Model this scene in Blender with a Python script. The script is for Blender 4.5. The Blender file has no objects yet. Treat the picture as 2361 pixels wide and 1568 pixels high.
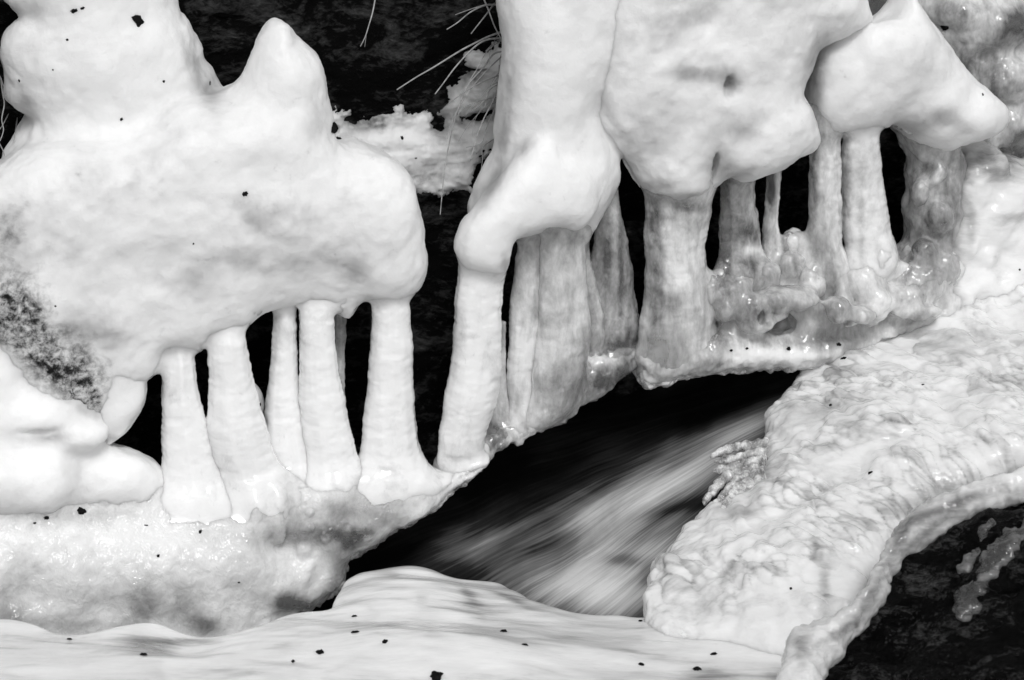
import bpy, math, random
import numpy as np
from mathutils import Vector

SC = bpy.context.scene
COL = SC.collection
# ------------------------------------------------------------------ camera, sky, sun, exposure
PITCH = math.radians(20.0)
cp, sp = math.cos(PITCH), math.sin(PITCH)
DIST = 6.0
CAM = np.array([0.0, -DIST * cp, DIST * sp])
cam = bpy.data.cameras.new("camera")
cam.sensor_width = 36.0
cam.lens = 36.0 * 6000.0 / 2361.0
cam.clip_start, cam.clip_end = 0.1, 200.0
cam.dof.use_dof = True
cam.dof.focus_distance = 6.0
cam.dof.aperture_fstop = 5.0
camo = bpy.data.objects.new("camera", cam)
camo.location = CAM
camo.rotation_euler = (math.pi / 2 - PITCH, 0, 0)
COL.objects.link(camo)
SC.camera = camo

SUN_EL, SUN_AZ = math.radians(50), math.radians(168)   # azimuth clockwise from +Y
w = bpy.data.worlds.new("World")
SC.world = w
w.use_nodes = True
nt = w.node_tree
sky = nt.nodes.new("ShaderNodeTexSky")
sky.sky_type = 'NISHITA'
sky.sun_disc = False
sky.sun_elevation = SUN_EL
sky.sun_rotation = SUN_AZ
hs = nt.nodes.new("ShaderNodeRGBToBW")                 # black and white film
nt.links.new(sky.outputs[0], hs.inputs[0])
nt.links.new(hs.outputs[0], nt.nodes["Background"].inputs[0])
nt.nodes["Background"].inputs[1].default_value = 0.13
sun = bpy.data.lights.new("sun", 'SUN')
sun.energy = 1.5
sun.angle = math.radians(14)
suno = bpy.data.objects.new("sun", sun)
sd = Vector((math.sin(SUN_AZ) * math.cos(SUN_EL), math.cos(SUN_AZ) * math.cos(SUN_EL), math.sin(SUN_EL)))
suno.rotation_euler = sd.to_track_quat('Z', 'Y').to_euler()
suno.location = sd * 20
COL.objects.link(suno)
SC.view_settings.view_transform = 'Standard'
SC.view_settings.look = 'None'
SC.view_settings.exposure = 0.2
SC.view_settings.gamma = 1.0
SC.view_settings.use_curve_mapping = False
SC.cycles.max_bounces = 10
SC.cycles.transmission_bounces = 8

# ------------------------------------------------------------------ maths helpers
FWD = np.array([0, cp, -sp]); RIGHT = np.array([1.0, 0, 0]); UP = np.array([0, sp, cp])

def rays(px):
    px = np.asarray(px, float)
    return FWD + ((px[:, 0] - 1180.5) / 6000)[:, None] * RIGHT - ((px[:, 1] - 784) / 6000)[:, None] * UP

def to_px(v):
    d = v - CAM
    t = d @ FWD
    return np.stack([1180.5 + 6000 * (d @ RIGHT) / t, 784 - 6000 * (d @ UP) / t], 1)

class Frame:
    """a plane in the world: origin, two in-plane axes, normal towards the viewer"""
    def __init__(s, O, n, up=(0, 0, 1)):
        s.O = np.asarray(O, float)
        s.n = np.asarray(n, float); s.n /= np.linalg.norm(s.n)
        e1 = np.cross(np.asarray(up, float), s.n); s.e1 = e1 / np.linalg.norm(e1)
        s.e2 = np.cross(s.n, s.e1)
    def hit(s, px, o=0.0):
        r = rays(px)
        t = ((s.O + o * s.n - CAM) @ s.n) / (r @ s.n)
        return CAM + t[:, None] * r
    def st(s, px, o=0.0):
        q = s.hit(px, o) - s.O
        return np.stack([q @ s.e1, q @ s.e2], 1)
    def world(s, a, b, c):
        return s.O + a[:, None] * s.e1 + b[:, None] * s.e2 + c[:, None] * s.n

def P(u, v, y):
    r = rays([(u, v)])[0]
    return CAM + r * ((y - CAM[1]) / r[1])

def frame3(a, b, c):
    """frame through three (u, v, y) points"""
    A, B, Cc = P(*a), P(*b), P(*c)
    n = np.cross(B - A, Cc - A)
    if n @ (CAM - A) < 0: n = -n
    return Frame(A, n)

BANK = Frame((-0.78, 0.0, 0.0), (0.3, -1.0, 0.0))

def bank_y(u):
    return 0.3 * (u - 1180.5) / 1000 + 0.234

def hash3(ix, iy, iz, seed):
    h = (ix.astype(np.int64) * 374761393 + iy.astype(np.int64) * 668265263 + iz.astype(np.int64) * 2147483647 + seed * 974711) & 0xFFFFFFFF
    h = ((h ^ (h >> 13)) * 1274126177) & 0xFFFFFFFF
    h = ((h ^ (h >> 16)) * 2246822519) & 0xFFFFFFFF
    return ((h ^ (h >> 15)) & 0xFFFFFF).astype(np.float64) / 0xFFFFFF

def vnoise(p, seed=0):
    """smooth value noise, -1..1"""
    i = np.floor(p).astype(np.int64); f = p - i
    u = f * f * f * (f * (f * 6 - 15) + 10)
    r = 0
    for dx in (0, 1):
        wx = u[:, 0] if dx else 1 - u[:, 0]
        for dy in (0, 1):
            wy = u[:, 1] if dy else 1 - u[:, 1]
            for dz in (0, 1):
                wz = u[:, 2] if dz else 1 - u[:, 2]
                r = r + wx * wy * wz * hash3(i[:, 0] + dx, i[:, 1] + dy, i[:, 2] + dz, seed)
    return r * 2 - 1

def fbm(p, seed=0, oct=3, gain=0.5):
    r = 0; a = 1.0; q = np.asarray(p, float); t = 0
    for k in range(oct):
        r = r + a * vnoise(q, seed + 17 * k); t += a
        a *= gain; q = q * 2.03 + 11.7
    return r / t

def worley(p, seed=0):
    """distances to nearest and second nearest random point, and the nearest one's own random value"""
    i = np.floor(p).astype(np.int64)
    f1 = np.full(len(p), 9.0); f2 = np.full(len(p), 9.0); idv = np.zeros(len(p))
    for dx in (-1, 0, 1):
        for dy in (-1, 0, 1):
            for dz in (-1, 0, 1):
                c = i + np.array([dx, dy, dz])
                q = np.stack([hash3(c[:, 0], c[:, 1], c[:, 2], seed + k) for k in (1, 2, 3)], 1)
                d = np.linalg.norm(c + q - p, axis=1)
                m = d < f1
                f2 = np.where(m, f1, np.minimum(f2, d))
                idv = np.where(m, q[:, 0], idv)
                f1 = np.where(m, d, f1)
    return f1, f2, idv

def spline(pts, step=8.0, closed=True):
    """Catmull-Rom through the traced points, resampled"""
    P0 = np.asarray(pts, float); n = len(P0); out = []
    for i in range(n if closed else n - 1):
        g = lambda k: P0[k % n] if closed else P0[min(max(k, 0), n - 1)]
        a, b, c, d = g(i - 1), g(i), g(i + 1), g(i + 2)
        m = max(2, int(np.linalg.norm(c - b) / step))
        t = (np.arange(m) / m)[:, None]
        out.append(0.5 * ((2 * b) + (c - a) * t + (2 * a - 5 * b + 4 * c - d) * t ** 2 + (3 * b - a - 3 * c + d) * t ** 3))
    if not closed: out.append(P0[-1:])
    return np.vstack(out)

def jag(px, amp, wl, seed):
    t = np.gradient(px, axis=0); nrm = np.stack([-t[:, 1], t[:, 0]], 1)
    nrm /= np.linalg.norm(nrm, axis=1)[:, None] + 1e-9
    q = np.c_[px / wl, np.zeros(len(px))]
    return px + nrm * (amp * fbm(q, seed, 3, 0.6))[:, None]

def poly_dist(poly, X, Y):
    """signed distance to a closed polygon, positive inside, on a grid"""
    p = np.stack([X.ravel(), Y.ravel()], 1).astype(np.float32)
    a = poly.astype(np.float32); b = np.roll(a, -1, 0)
    best = np.full(len(p), 1e9, np.float32); inside = np.zeros(len(p), bool)
    for i in range(len(a)):
        e = b[i] - a[i]; L = float(e @ e)
        if L < 1e-14: continue
        wv = p - a[i]
        t = np.clip((wv @ e) / L, 0, 1)
        d = wv - t[:, None] * e
        best = np.minimum(best, d[:, 0] ** 2 + d[:, 1] ** 2)
        c = (a[i, 1] > p[:, 1]) != (b[i, 1] > p[:, 1])
        if c.any():
            xs = a[i, 0] + (p[:, 1] - a[i, 1]) * e[0] / (e[1] if e[1] != 0 else 1e-12)
            inside ^= c & (p[:, 0] < xs)
    d = np.sqrt(best)
    return np.where(inside, d, -d).reshape(X.shape)

def blur2(a, sig):
    if sig < 0.3: return a
    k = int(sig * 3) + 1
    g = np.exp(-0.5 * (np.arange(-k, k + 1) / sig) ** 2); g /= g.sum()
    for ax in (0, 1):
        b = np.pad(a, [(k, k) if q == ax else (0, 0) for q in (0, 1)], mode='edge')
        r = 0
        for j in range(2 * k + 1):
            r = r + g[j] * (b[j:j + a.shape[0]] if ax == 0 else b[:, j:j + a.shape[1]])
        a = r
    return a

def smin(a, b, k):
    h = np.clip(0.5 + 0.5 * (b - a) / k, 0, 1)
    return b * (1 - h) + a * h - k * h * (1 - h)

def surface_nets(F, org, res):
    """a quad mesh of the zero level of the grid F"""
    nx, ny, nz = F.shape
    S = F < 0
    corner = [(dx, dy, dz) for dx in (0, 1) for dy in (0, 1) for dz in (0, 1)]
    cnt = np.zeros((nx - 1, ny - 1, nz - 1), np.int8)
    for dx, dy, dz in corner:
        cnt += S[dx:nx - 1 + dx, dy:ny - 1 + dy, dz:nz - 1 + dz]
    act = (cnt > 0) & (cnt < 8)
    I, J, K = np.nonzero(act)
    idx = np.full(act.shape, -1, np.int64); idx[I, J, K] = np.arange(len(I))
    acc = np.zeros((len(I), 3)); n = np.zeros(len(I))
    val = {c: F[I + c[0], J + c[1], K + c[2]] for c in corner}
    for c in corner:
        for ax in range(3):
            if c[ax]: continue
            d = list(c); d[ax] = 1; d = tuple(d)
            a, b = val[c], val[d]
            m = (a < 0) != (b < 0)
            t = np.where(m, a / np.where(m, a - b, 1), 0)
            pt = np.array(c, float)[None] + np.eye(3)[ax][None] * t[:, None]
            acc[m] += pt[m]; n[m] += 1
    V = (np.stack([I, J, K], 1) + acc / n[:, None]) * res + org
    Q = []
    for ax in range(3):
        b, c = (ax + 1) % 3, (ax + 2) % 3
        sl0 = [slice(None)] * 3; sl1 = [slice(None)] * 3
        sl0[ax] = slice(0, -1); sl1[ax] = slice(1, None)
        s0, s1 = S[tuple(sl0)], S[tuple(sl1)]
        E = np.stack(np.nonzero(s0 != s1), 1)
        E = E[(E[:, b] > 0) & (E[:, c] > 0) & (E[:, b] < F.shape[b] - 1) & (E[:, c] < F.shape[c] - 1)]
        ob = np.zeros(3, int); ob[b] = 1; oc = np.zeros(3, int); oc[c] = 1
        q = np.stack([idx[tuple((E - o).T)] for o in (ob + oc, oc, 0 * ob, ob)], 1)
        flip = ~s0[tuple(E.T)]
        q[flip] = q[flip][:, ::-1]
        Q.append(q)
    return V, np.vstack(Q)

def main_piece(V, Q):
    """drop small loose islands"""
    lab = np.arange(len(V))
    while True:
        m = lab[Q].min(1); new = lab.copy()
        for k in range(4): np.minimum.at(new, Q[:, k], m)
        new = new[new]
        if (new == lab).all(): break
        lab = new
    big = np.bincount(lab).argmax()
    keep = lab == big
    if keep.all(): return V, Q
    idx = np.cumsum(keep) - 1
    return V[keep], idx[Q[keep[Q[:, 0]]]]

def vnormals(V, Q):
    n = np.cross(V[Q[:, 2]] - V[Q[:, 0]], V[Q[:, 3]] - V[Q[:, 1]])
    N = np.zeros_like(V)
    for k in range(4): np.add.at(N, Q[:, k], n)
    return N / (np.linalg.norm(N, axis=1)[:, None] + 1e-12)

def relax(V, Q, it=2, f=0.5):
    for _ in range(it):
        A = np.zeros_like(V); c = np.zeros(len(V))
        for k in range(4):
            a, b = Q[:, k], Q[:, (k + 1) % 4]
            np.add.at(A, a, V[b]); np.add.at(c, a, 1)
            np.add.at(A, b, V[a]); np.add.at(c, b, 1)
        V = V * (1 - f) + f * A / np.maximum(c, 1)[:, None]
    return V

# ------------------------------------------------------------------ object helpers
def tag(o, label=None, cat=None, group=None, kind=None):
    if label: o["label"] = label
    if cat: o["category"] = cat
    if group: o["group"] = group
    if kind: o["kind"] = kind
    return o

def empty(name, loc, label, cat, group=None):
    o = bpy.data.objects.new(name, None)
    o.location = loc; o.empty_display_size = 0.1
    COL.objects.link(o)
    return tag(o, label, cat, group)

def link(name, V, Q, m, parent=None, attrs=None, loc=None, smooth=True):
    V = np.asarray(V, float)
    if parent is not None: base = np.array(parent["base"] if "base" in parent else parent.location)
    else: base = np.array(loc) if loc is not None else np.array([V[:, 0].mean(), V[:, 1].mean(), V[:, 2].min()])
    me = bpy.data.meshes.new(name)
    me.from_pydata((V - base).tolist(), [], [list(q) for q in Q] if not isinstance(Q, np.ndarray) else Q.tolist())
    me.polygons.foreach_set("use_smooth", np.full(len(me.polygons), smooth))
    me.materials.append(m)
    for k, a in (attrs or {}).items():
        at = me.attributes.new(k, 'FLOAT', 'POINT')
        at.data.foreach_set("value", np.asarray(a, np.float32))
    me.update()
    o = bpy.data.objects.new(name, me)
    COL.objects.link(o)
    if parent is None: o.location = base
    else: o.parent = parent
    return o

def patches(px, lst):
    """sum of soft elliptical spots (u, v, ru, rv, amount[, angle])"""
    r = np.zeros(len(px))
    for q in lst:
        u, v, ru, rv, a = q[:5]
        an = math.radians(q[5]) if len(q) > 5 else 0
        x, y = px[:, 0] - u, px[:, 1] - v
        X = x * math.cos(an) + y * math.sin(an); Y = -x * math.sin(an) + y * math.cos(an)
        r += a * np.exp(-((X / ru) ** 2 + (Y / rv) ** 2))
    return r

def sample(fld, pts):
    """trilinear look-up of a finished body's field at world points"""
    fr, lo, res, F = fld
    q = pts - fr.O
    g = (np.stack([q @ fr.e1, q @ fr.e2, q @ fr.n], 1) - lo) / res
    n = np.array(F.shape) - 1
    out = np.full(len(pts), 1.0)
    ok = ((g >= 0) & (g < n)).all(1)
    h = g[ok]; i = h.astype(int); f = h - i
    r = 0
    for dx in (0, 1):
        for dy in (0, 1):
            for dz in (0, 1):
                wt = (f[:, 0] if dx else 1 - f[:, 0]) * (f[:, 1] if dy else 1 - f[:, 1]) * (f[:, 2] if dz else 1 - f[:, 2])
                r = r + wt * F[i[:, 0] + dx, i[:, 1] + dy, i[:, 2] + dz]
    out[ok] = r
    return out

def fuse_to(F, frame, xs, ys, zs, fields, k, margin, eps=0.003):
    """let the body flow into its neighbours with a fillet that sinks just under their surface"""
    F0 = F.copy()
    m = F0 < margin
    I, J, K = np.nonzero(m)
    pts = frame.world(xs[I], ys[J], zs[K])
    v = F0[m]
    for fl in fields:
        fl, kk = fl if isinstance(fl[0], tuple) else (fl, k)
        v = smin(v, sample(fl, pts) + eps + 0.04 * max(0, kk - 0.04), kk)
    F[m] = np.maximum(v, F0[m] - margin * 0.8)
    return F

def solid(frame, polys, res=0.006, k=0.03, blobs=(), cuts=(), warp=(), disp=(), smooth=2, clear=(), moss=(), attr=None, fn=None, fuse=(), fk=0.03, fm=0.05):
    """a rounded body from traced outlines, each set at its own depth with its own thickness, blended with lumps.
    polys: dict(p=px outline, o=offset, T=half thickness, L=edge roundness, jag=(amp,wl))
    blobs / cuts: (u, v, o, r1, r2, r3) ellipsoids added / taken away.  disp: (amp, size, octaves, seed[, stretch xyz])"""
    prep = []
    lo = np.full(3, 1e9); hi = np.full(3, -1e9)
    for i, q in enumerate(polys):
        px = spline(q["p"], q.get("step", 8))
        if "jag" in q: px = jag(spline(q["p"], 4), q["jag"][0], q["jag"][1], 31 + i)
        st = frame.st(px, q.get("o", 0.0))
        T = q["T"]
        lo = np.minimum(lo, [st[:, 0].min(), st[:, 1].min(), q.get("o", 0) - T])
        hi = np.maximum(hi, [st[:, 0].max(), st[:, 1].max(), q.get("o", 0) + T])
        prep.append((st, q))
    bl = []
    for lst, sign in ((blobs, 1), (cuts, -1)):
        for u, v, o, r1, r2, r3 in lst:
            s_ = frame.st([(u, v)], o)[0]
            bl.append((np.array([s_[0], s_[1], o]), np.array([r1, r2, r3]), sign))
            if sign > 0:
                lo = np.minimum(lo, bl[-1][0] - bl[-1][1]); hi = np.maximum(hi, bl[-1][0] + bl[-1][1])
    wl = []
    for u, v, a, su, sv in warp:
        s_ = frame.st([(u, v)])[0]
        wl.append((s_, a, su, sv))
    if wl: lo[2] -= max(0, -min(q[1] for q in wl)); hi[2] += max(0, max(q[1] for q in wl))
    pad = max(0.02, 3 * res); lo -= pad; hi += pad
    n = np.ceil((hi - lo) / res).astype(int) + 1
    xs, ys = (lo[i] + res * np.arange(n[i]) for i in range(2))
    X, Y = np.meshgrid(xs, ys, indexing='ij')
    W = np.zeros_like(X)
    for s_, a, su, sv in wl:
        W += a * np.exp(-((X - s_[0]) / su) ** 2 - ((Y - s_[1]) / sv) ** 2)
    if fn is not None: W += fn(X, Y)
    for dsp in disp:
        if dsp[1] >= 0.09:
            s2 = dsp[4] if len(dsp) > 4 else (1, 1)
            W += 1.3 * dsp[0] * fbm(np.stack([X.ravel() / dsp[1] / s2[0], Y.ravel() / dsp[1] / s2[1], 0 * X.ravel()], 1), dsp[3], dsp[2]).reshape(X.shape)
    disp = [q for q in disp if q[1] < 0.09]
    lo[2] += min(0, W.min()); hi[2] += max(0, W.max())
    n = np.ceil((hi - lo) / res).astype(int) + 1
    zs = lo[2] + res * np.arange(n[2])
    F = None
    for st, q in prep:
        d = poly_dist(st, X, Y)
        L, T = q["L"], q["T"]
        ds = blur2(d, q.get("soft", 0.025) / res)
        wgt = np.clip(d / (L * 1.0), 0, 1); wgt = wgt * wgt * (3 - 2 * wgt)
        dd = wgt * ds + (1 - wgt) * d
        phi = np.where(dd > 0, 1 - np.exp(-np.maximum(dd, 0) / L), dd / L)
        z = (zs[None, None, :] - (q.get("o", 0) + W)[:, :, None]) / T
        f = ((z * z - phi[:, :, None]) * T * 0.5).astype(np.float32)
        F = f if F is None else smin(F, f, q.get("k", k))
    for c, r, sign in bl:
        i0 = np.maximum(((c - r * 1.6 - 0.03 - lo) / res).astype(int), 0); i1 = np.minimum(((c + r * 1.6 + 0.03 - lo) / res).astype(int) + 1, n)
        if (i1 <= i0).any(): continue
        sl = tuple(slice(i0[j], i1[j]) for j in range(3))
        gx = (xs[sl[0]] - c[0])[:, None, None] / r[0]; gy = (ys[sl[1]] - c[1])[None, :, None] / r[1]; gz = (zs[sl[2]] - c[2])[None, None, :] / r[2]
        f = ((np.sqrt(gx * gx + gy * gy + gz * gz) - 1) * r.min()).astype(np.float32)
        kk = min(k, r.min() * 0.7)
        F[sl] = smin(F[sl], f, kk) if sign > 0 else -smin(-F[sl], f, kk * 0.5)
    solid.field = (frame, lo, res, F.copy())
    if fuse: F = fuse_to(F, frame, xs, ys, zs, fuse, fk, fm)
    V, Q = main_piece(*surface_nets(F, lo, res))
    V = relax(V, Q, smooth)
    V = frame.world(V[:, 0], V[:, 1], V[:, 2])
    for dsp in disp:
        amp, size, octv, seed = dsp[:4]
        stc = np.array(dsp[4]) if len(dsp) > 4 else np.ones(3)
        N = vnormals(V, Q)
        V = V + N * (amp * fbm(V / size / stc, seed, octv))[:, None]
    at = {"clear": patches(to_px(V), clear)}
    if moss: at["moss"] = patches(to_px(V), moss)
    if attr is not None:
        q = V - frame.O
        at["clear"] = at["clear"] + attr(q @ frame.e1, q @ frame.e2)
    return V, Q, at

def pillar(rows, o, fields, depth=0.85, wob=0.05, rings=0.0025, seed=0, clear=(), lump=0.0, ringlen=0.016, k=0.035, res=0.004, margin=0.045, frame=BANK, sink=0.06, run=0.09, top=0.0):
    """a standing pillar of ice: rows of (v, left u, right u) in the photograph, set on the bank at offset o,
    flowing out into the ice above and below it"""
    R = np.asarray(rows, float)
    C = frame.st(np.c_[(R[:, 1] + R[:, 2]) / 2, R[:, 0]], o); E = frame.st(np.c_[R[:, 2], R[:, 0]], o)
    rad = np.abs(E[:, 0] - C[:, 0])
    od = np.argsort(C[:, 1])
    t0, t1 = C[:, 1].min(), C[:, 1].max()
    rm = rad.max() + margin + 0.01
    lo = np.array([C[:, 0].min() - rm, t0 - margin, o - rm]); hi = np.array([C[:, 0].max() + rm, t1 + margin, o + rm])
    n = np.ceil((hi - lo) / res).astype(int) + 1
    xs, ys, zs = (lo[i] + res * np.arange(n[i]) for i in range(3))
    ip = lambda a: blur2(np.interp(ys, C[od, 1], a[od])[:, None], 0.012 / res)[:, 0]
    cx, rr = ip(C[:, 0]), ip(rad)
    rr = rr * (1 + wob * fbm(np.stack([ys / 0.07, 0 * ys + seed, 0 * ys], 1), seed, 2))
    cx = cx + 0.004 * fbm(np.stack([ys / 0.12, 0 * ys + seed, 0 * ys + 5], 1), seed, 2)
    dp = np.minimum(depth, 0.05 / rr + 0.3 * depth)
    oz = o - sink * np.clip((t0 + run - ys) / run, 0, 1.5) ** 2      # the foot leans back into the ledge
    oz = oz - top * np.clip((ys - (t1 - 0.09)) / 0.09, 0, 1) ** 2
    X = (xs[:, None, None] - cx[None, :, None]) / rr[None, :, None]
    Z = (zs[None, None, :] - oz[None, :, None]) / (rr * dp)[None, :, None]
    F = ((np.sqrt(X * X + Z * Z) - 1) * (rr * (0.5 + 0.5 * dp))[None, :, None]).astype(np.float32)
    F = np.maximum(F, (np.abs(ys - (t0 + t1) / 2) - (t1 - t0) / 2)[None, :, None].astype(np.float32))
    F = fuse_to(F, frame, xs, ys, zs, fields, k, margin)
    V, Q = main_piece(*surface_nets(F, lo, res))
    V = relax(V, Q, 2)
    ax = np.interp(V[:, 1], ys, cx)
    ang = np.arctan2(V[:, 2] - o, V[:, 0] - ax)
    Wd = frame.world(V[:, 0], V[:, 1], V[:, 2])
    near = np.ones(len(V))
    for fl in fields: near = np.minimum(near, np.clip(sample(fl[0] if isinstance(fl[0], tuple) else fl, Wd) / 0.03, 0, 1))
    Nn = vnormals(Wd, Q)
    cs, sn = np.cos(ang), np.sin(ang)
    d = rings * fbm(np.stack([cs * 1.4, sn * 1.4, V[:, 1] / ringlen], 1), seed + 5, 3, 0.6) + lump * fbm(np.stack([cs * 1.5, sn * 1.5, V[:, 1] / 0.04], 1), seed + 9, 2) \
        + 0.004 * fbm(np.stack([cs * 2.2, sn * 2.2, V[:, 1] / 0.3], 1), seed + 3, 2)
    Wd = Wd + Nn * (d * near)[:, None]
    return Wd, Q, {"clear": patches(to_px(Wd), clear)}

# ------------------------------------------------------------------ materials
def mat(name):
    m = bpy.data.materials.new(name); m.use_nodes = True
    t = m.node_tree
    return m, t, t.nodes["Principled BSDF"]

def N(t, typ, **kw):
    n = t.nodes.new(typ)
    for k, v in kw.items(): setattr(n, k, v)
    return n

def noise(t, co, scale, detail=4, rough=0.55, stretch=(1, 1, 1), dist=0.0):
    mp = N(t, "ShaderNodeMapping"); mp.inputs["Scale"].default_value = stretch
    t.links.new(co, mp.inputs[0])
    n = N(t, "ShaderNodeTexNoise")
    n.inputs["Scale"].default_value = scale; n.inputs["Detail"].default_value = detail
    n.inputs["Roughness"].default_value = rough; n.inputs["Distortion"].default_value = dist
    t.links.new(mp.outputs[0], n.inputs["Vector"])
    return n.outputs["Fac"]

def ramp(t, fac, stops):
    r = N(t, "ShaderNodeValToRGB")
    while len(r.color_ramp.elements) < len(stops): r.color_ramp.elements.new(0.5)
    for e, (p, c) in zip(r.color_ramp.elements, stops):
        e.position = p; e.color = (c, c, c, 1)
    t.links.new(fac, r.inputs[0])
    return r.outputs[0]

def math_(t, op, a, b=None, c=None):
    n = N(t, "ShaderNodeMath", operation=op)
    for i, x in enumerate((a, b, c)):
        if x is None: continue
        if isinstance(x, (int, float)): n.inputs[i].default_value = x
        else: t.links.new(x, n.inputs[i])
    return n.outputs[0]

def bumps(t, bsdf, lst):
    prev = None
    for h, strength, dist in lst:
        b = N(t, "ShaderNodeBump"); b.inputs["Strength"].default_value = strength; b.inputs["Distance"].default_value = dist
        t.links.new(h, b.inputs["Height"])
        if prev is not None: t.links.new(prev, b.inputs["Normal"])
        prev = b.outputs[0]
    t.links.new(prev, bsdf.inputs["Normal"])

def ice(name, hi=0.86, lo=0.55, dark=0.2, mottle=0.35, scale=5, rough=0.45, sss=0.6, srad=0.02, bump=(), spec=0.4, stretch=(1, 1, 1), fine=0.25, coat=0.0, base=0.2, clr=0.9, gain=1.0):
    """white cloudy ice that is clearer (greyer) in places; 'clear' is set per vertex where the photograph shows clear ice"""
    m, t, b = mat(name)
    co = N(t, "ShaderNodeTexCoord").outputs["Object"]
    at = N(t, "ShaderNodeAttribute", attribute_name="clear").outputs["Fac"]
    n1 = noise(t, co, scale, 5, 0.6, stretch, 0.6)
    n2 = noise(t, co, scale * 6, 6, 0.65, stretch, 0.3)
    f = math_(t, 'MULTIPLY_ADD', math_(t, 'SUBTRACT', n1, 0.5), mottle * 2.2, math_(t, 'MULTIPLY', math_(t, 'SUBTRACT', n2, 0.5), fine))
    f = math_(t, 'ADD', f, base)
    # clear patches get a ragged border
    rag = math_(t, 'MULTIPLY_ADD', n2, 0.9, 0.55)
    f = math_(t, 'MULTIPLY_ADD', math_(t, 'MULTIPLY', at, gain), rag, f)
    c = ramp(t, f, [(0.0, hi), (0.4, hi * 0.6 + lo * 0.4), (0.8, lo), (1.0, lo)])
    tr = ramp(t, f, [(0.0, 0.0), (0.28, 0.0), (0.62, 0.55 * clr), (1.0, clr)])
    t.links.new(tr, b.inputs["Transmission Weight"])
    ms = N(t, "ShaderNodeAttribute", attribute_name="moss").outputs["Fac"]
    n3 = noise(t, co, 55, 6, 0.7, (1, 1, 1), 0.25)
    n4 = noise(t, co, 10, 3, 0.6)
    pores = ramp(t, math_(t, 'ADD', math_(t, 'MULTIPLY', n3, 0.75), math_(t, 'MULTIPLY', n4, 0.25)), [(0.38, 0.006), (0.44, 0.05), (0.5, 0.28), (0.6, 0.66)])
    mx = N(t, "ShaderNodeMix", data_type='RGBA')
    mfac = ramp(t, math_(t, 'MULTIPLY_ADD', math_(t, 'SUBTRACT', n2, 0.5), 1.4, ms), [(0.2, 0.0), (0.9, 1.0)])
    t.links.new(mfac, mx.inputs[0]); t.links.new(c, mx.inputs[6]); t.links.new(pores, mx.inputs[7])
    t.links.new(mx.outputs[2], b.inputs["Base Color"])
    b.inputs["Roughness"].default_value = rough
    b.inputs["IOR"].default_value = 1.31
    b.inputs["Specular IOR Level"].default_value = spec
    b.inputs["Subsurface Weight"].default_value = sss
    b.inputs["Subsurface Radius"].default_value = (1, 1, 1)
    b.inputs["Subsurface Scale"].default_value = srad
    b.inputs["Coat Weight"].default_value = coat
    b.inputs["Coat Roughness"].default_value = 0.08
    L = []
    for sc_, det, st, strg, dist in bump:
        L.append((noise(t, co, sc_, det, 0.6, st, 0.4), strg, dist))
    if L: bumps(t, b, L)
    return m

M_SNOW = ice("snowy_ice", 0.91, 0.64, 0.2, 0.62, 3.6, 0.4, 0.8, 0.035, [(60, 5, (1, 1, 1), 0.32, 0.008), (400, 3, (1, 1, 1), 0.25, 0.002)], fine=0.3, base=0.17, clr=0.5, gain=1.15)
M_STALK = ice("pillar_ice", 0.89, 0.66, 0.14, 0.4, 8, 0.12, 0.8, 0.03, [(40, 3, (0.8, 0.8, 1.4), 0.14, 0.012), (240, 3, (1, 1, 1), 0.15, 0.002)], 0.5, (1, 1, 0.75), base=0.18, fine=0.3, coat=0.5)
M_GREY = ice("grey_ice", 0.84, 0.68, 0.05, 0.7, 7, 0.14, 0.8, 0.03, [(34, 4, (1, 1, 1.2), 0.35, 0.012), (200, 3, (1, 1, 1), 0.2, 0.003)], 0.5, (1, 1, 0.5), fine=0.5, base=0.36, coat=0.5)
M_SHELF = ice("crystal_ice", 0.86, 0.68, 0.08, 0.34, 4, 0.08, 0.8, 0.035, [(26, 3, (1, 1, 1), 0.5, 0.02), (90, 2, (1, 1, 0.7), 0.4, 0.006)], 0.6, fine=0.22, base=0.28)
M_SHEET = ice("rippled_ice", 0.89, 0.55, 0.18, 0.4, 6, 0.08, 0.8, 0.03, [(30, 3, (0.45, 1, 1.6), 0.25, 0.014), (170, 3, (0.6, 1, 1), 0.15, 0.003)], 0.5, (0.4, 1, 1.5), fine=0.22, base=0.2)
M_FORE = ice("smooth_ice", 0.91, 0.48, 0.28, 0.6, 6, 0.14, 0.8, 0.03, [(20, 4, (0.35, 1, 1), 0.2, 0.015), (160, 3, (0.4, 1, 1), 0.1, 0.003)], 0.5, (0.3, 1.3, 1.3), fine=0.45, coat=0.3, base=0.17)
M_EDGE = ice("glassy_edge_ice", 0.92, 0.75, 0.3, 1.0, 30, 0.05, 0.5, 0.02, [(60, 3, (1, 1, 1), 0.6, 0.012), (180, 2, (1, 1, 1), 0.4, 0.004)], 0.7, fine=0.6, base=0.55, clr=0.97)
M_RIM = ice("edge_ice", 0.92, 0.8, 0.3, 0.3, 20, 0.1, 0.4, 0.01, [(120, 3, (1, 1, 1), 0.3, 0.003)], 0.6)

def clear_mat():
    m, t, b = mat("clear_ice")
    co = N(t, "ShaderNodeTexCoord").outputs["Object"]
    b.inputs["Base Color"].default_value = (0.93, 0.93, 0.93, 1)
    b.inputs["Roughness"].default_value = 0.02
    b.inputs["IOR"].default_value = 1.31
    b.inputs["Transmission Weight"].default_value = 0.82
    bumps(t, b, [(noise(t, co, 45, 3, 0.5, (1, 2.5, 1), 1.5), 1.0, 0.03), (noise(t, co, 160, 2), 0.6, 0.006)])
    return m
M_CLEAR = clear_mat()

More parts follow.
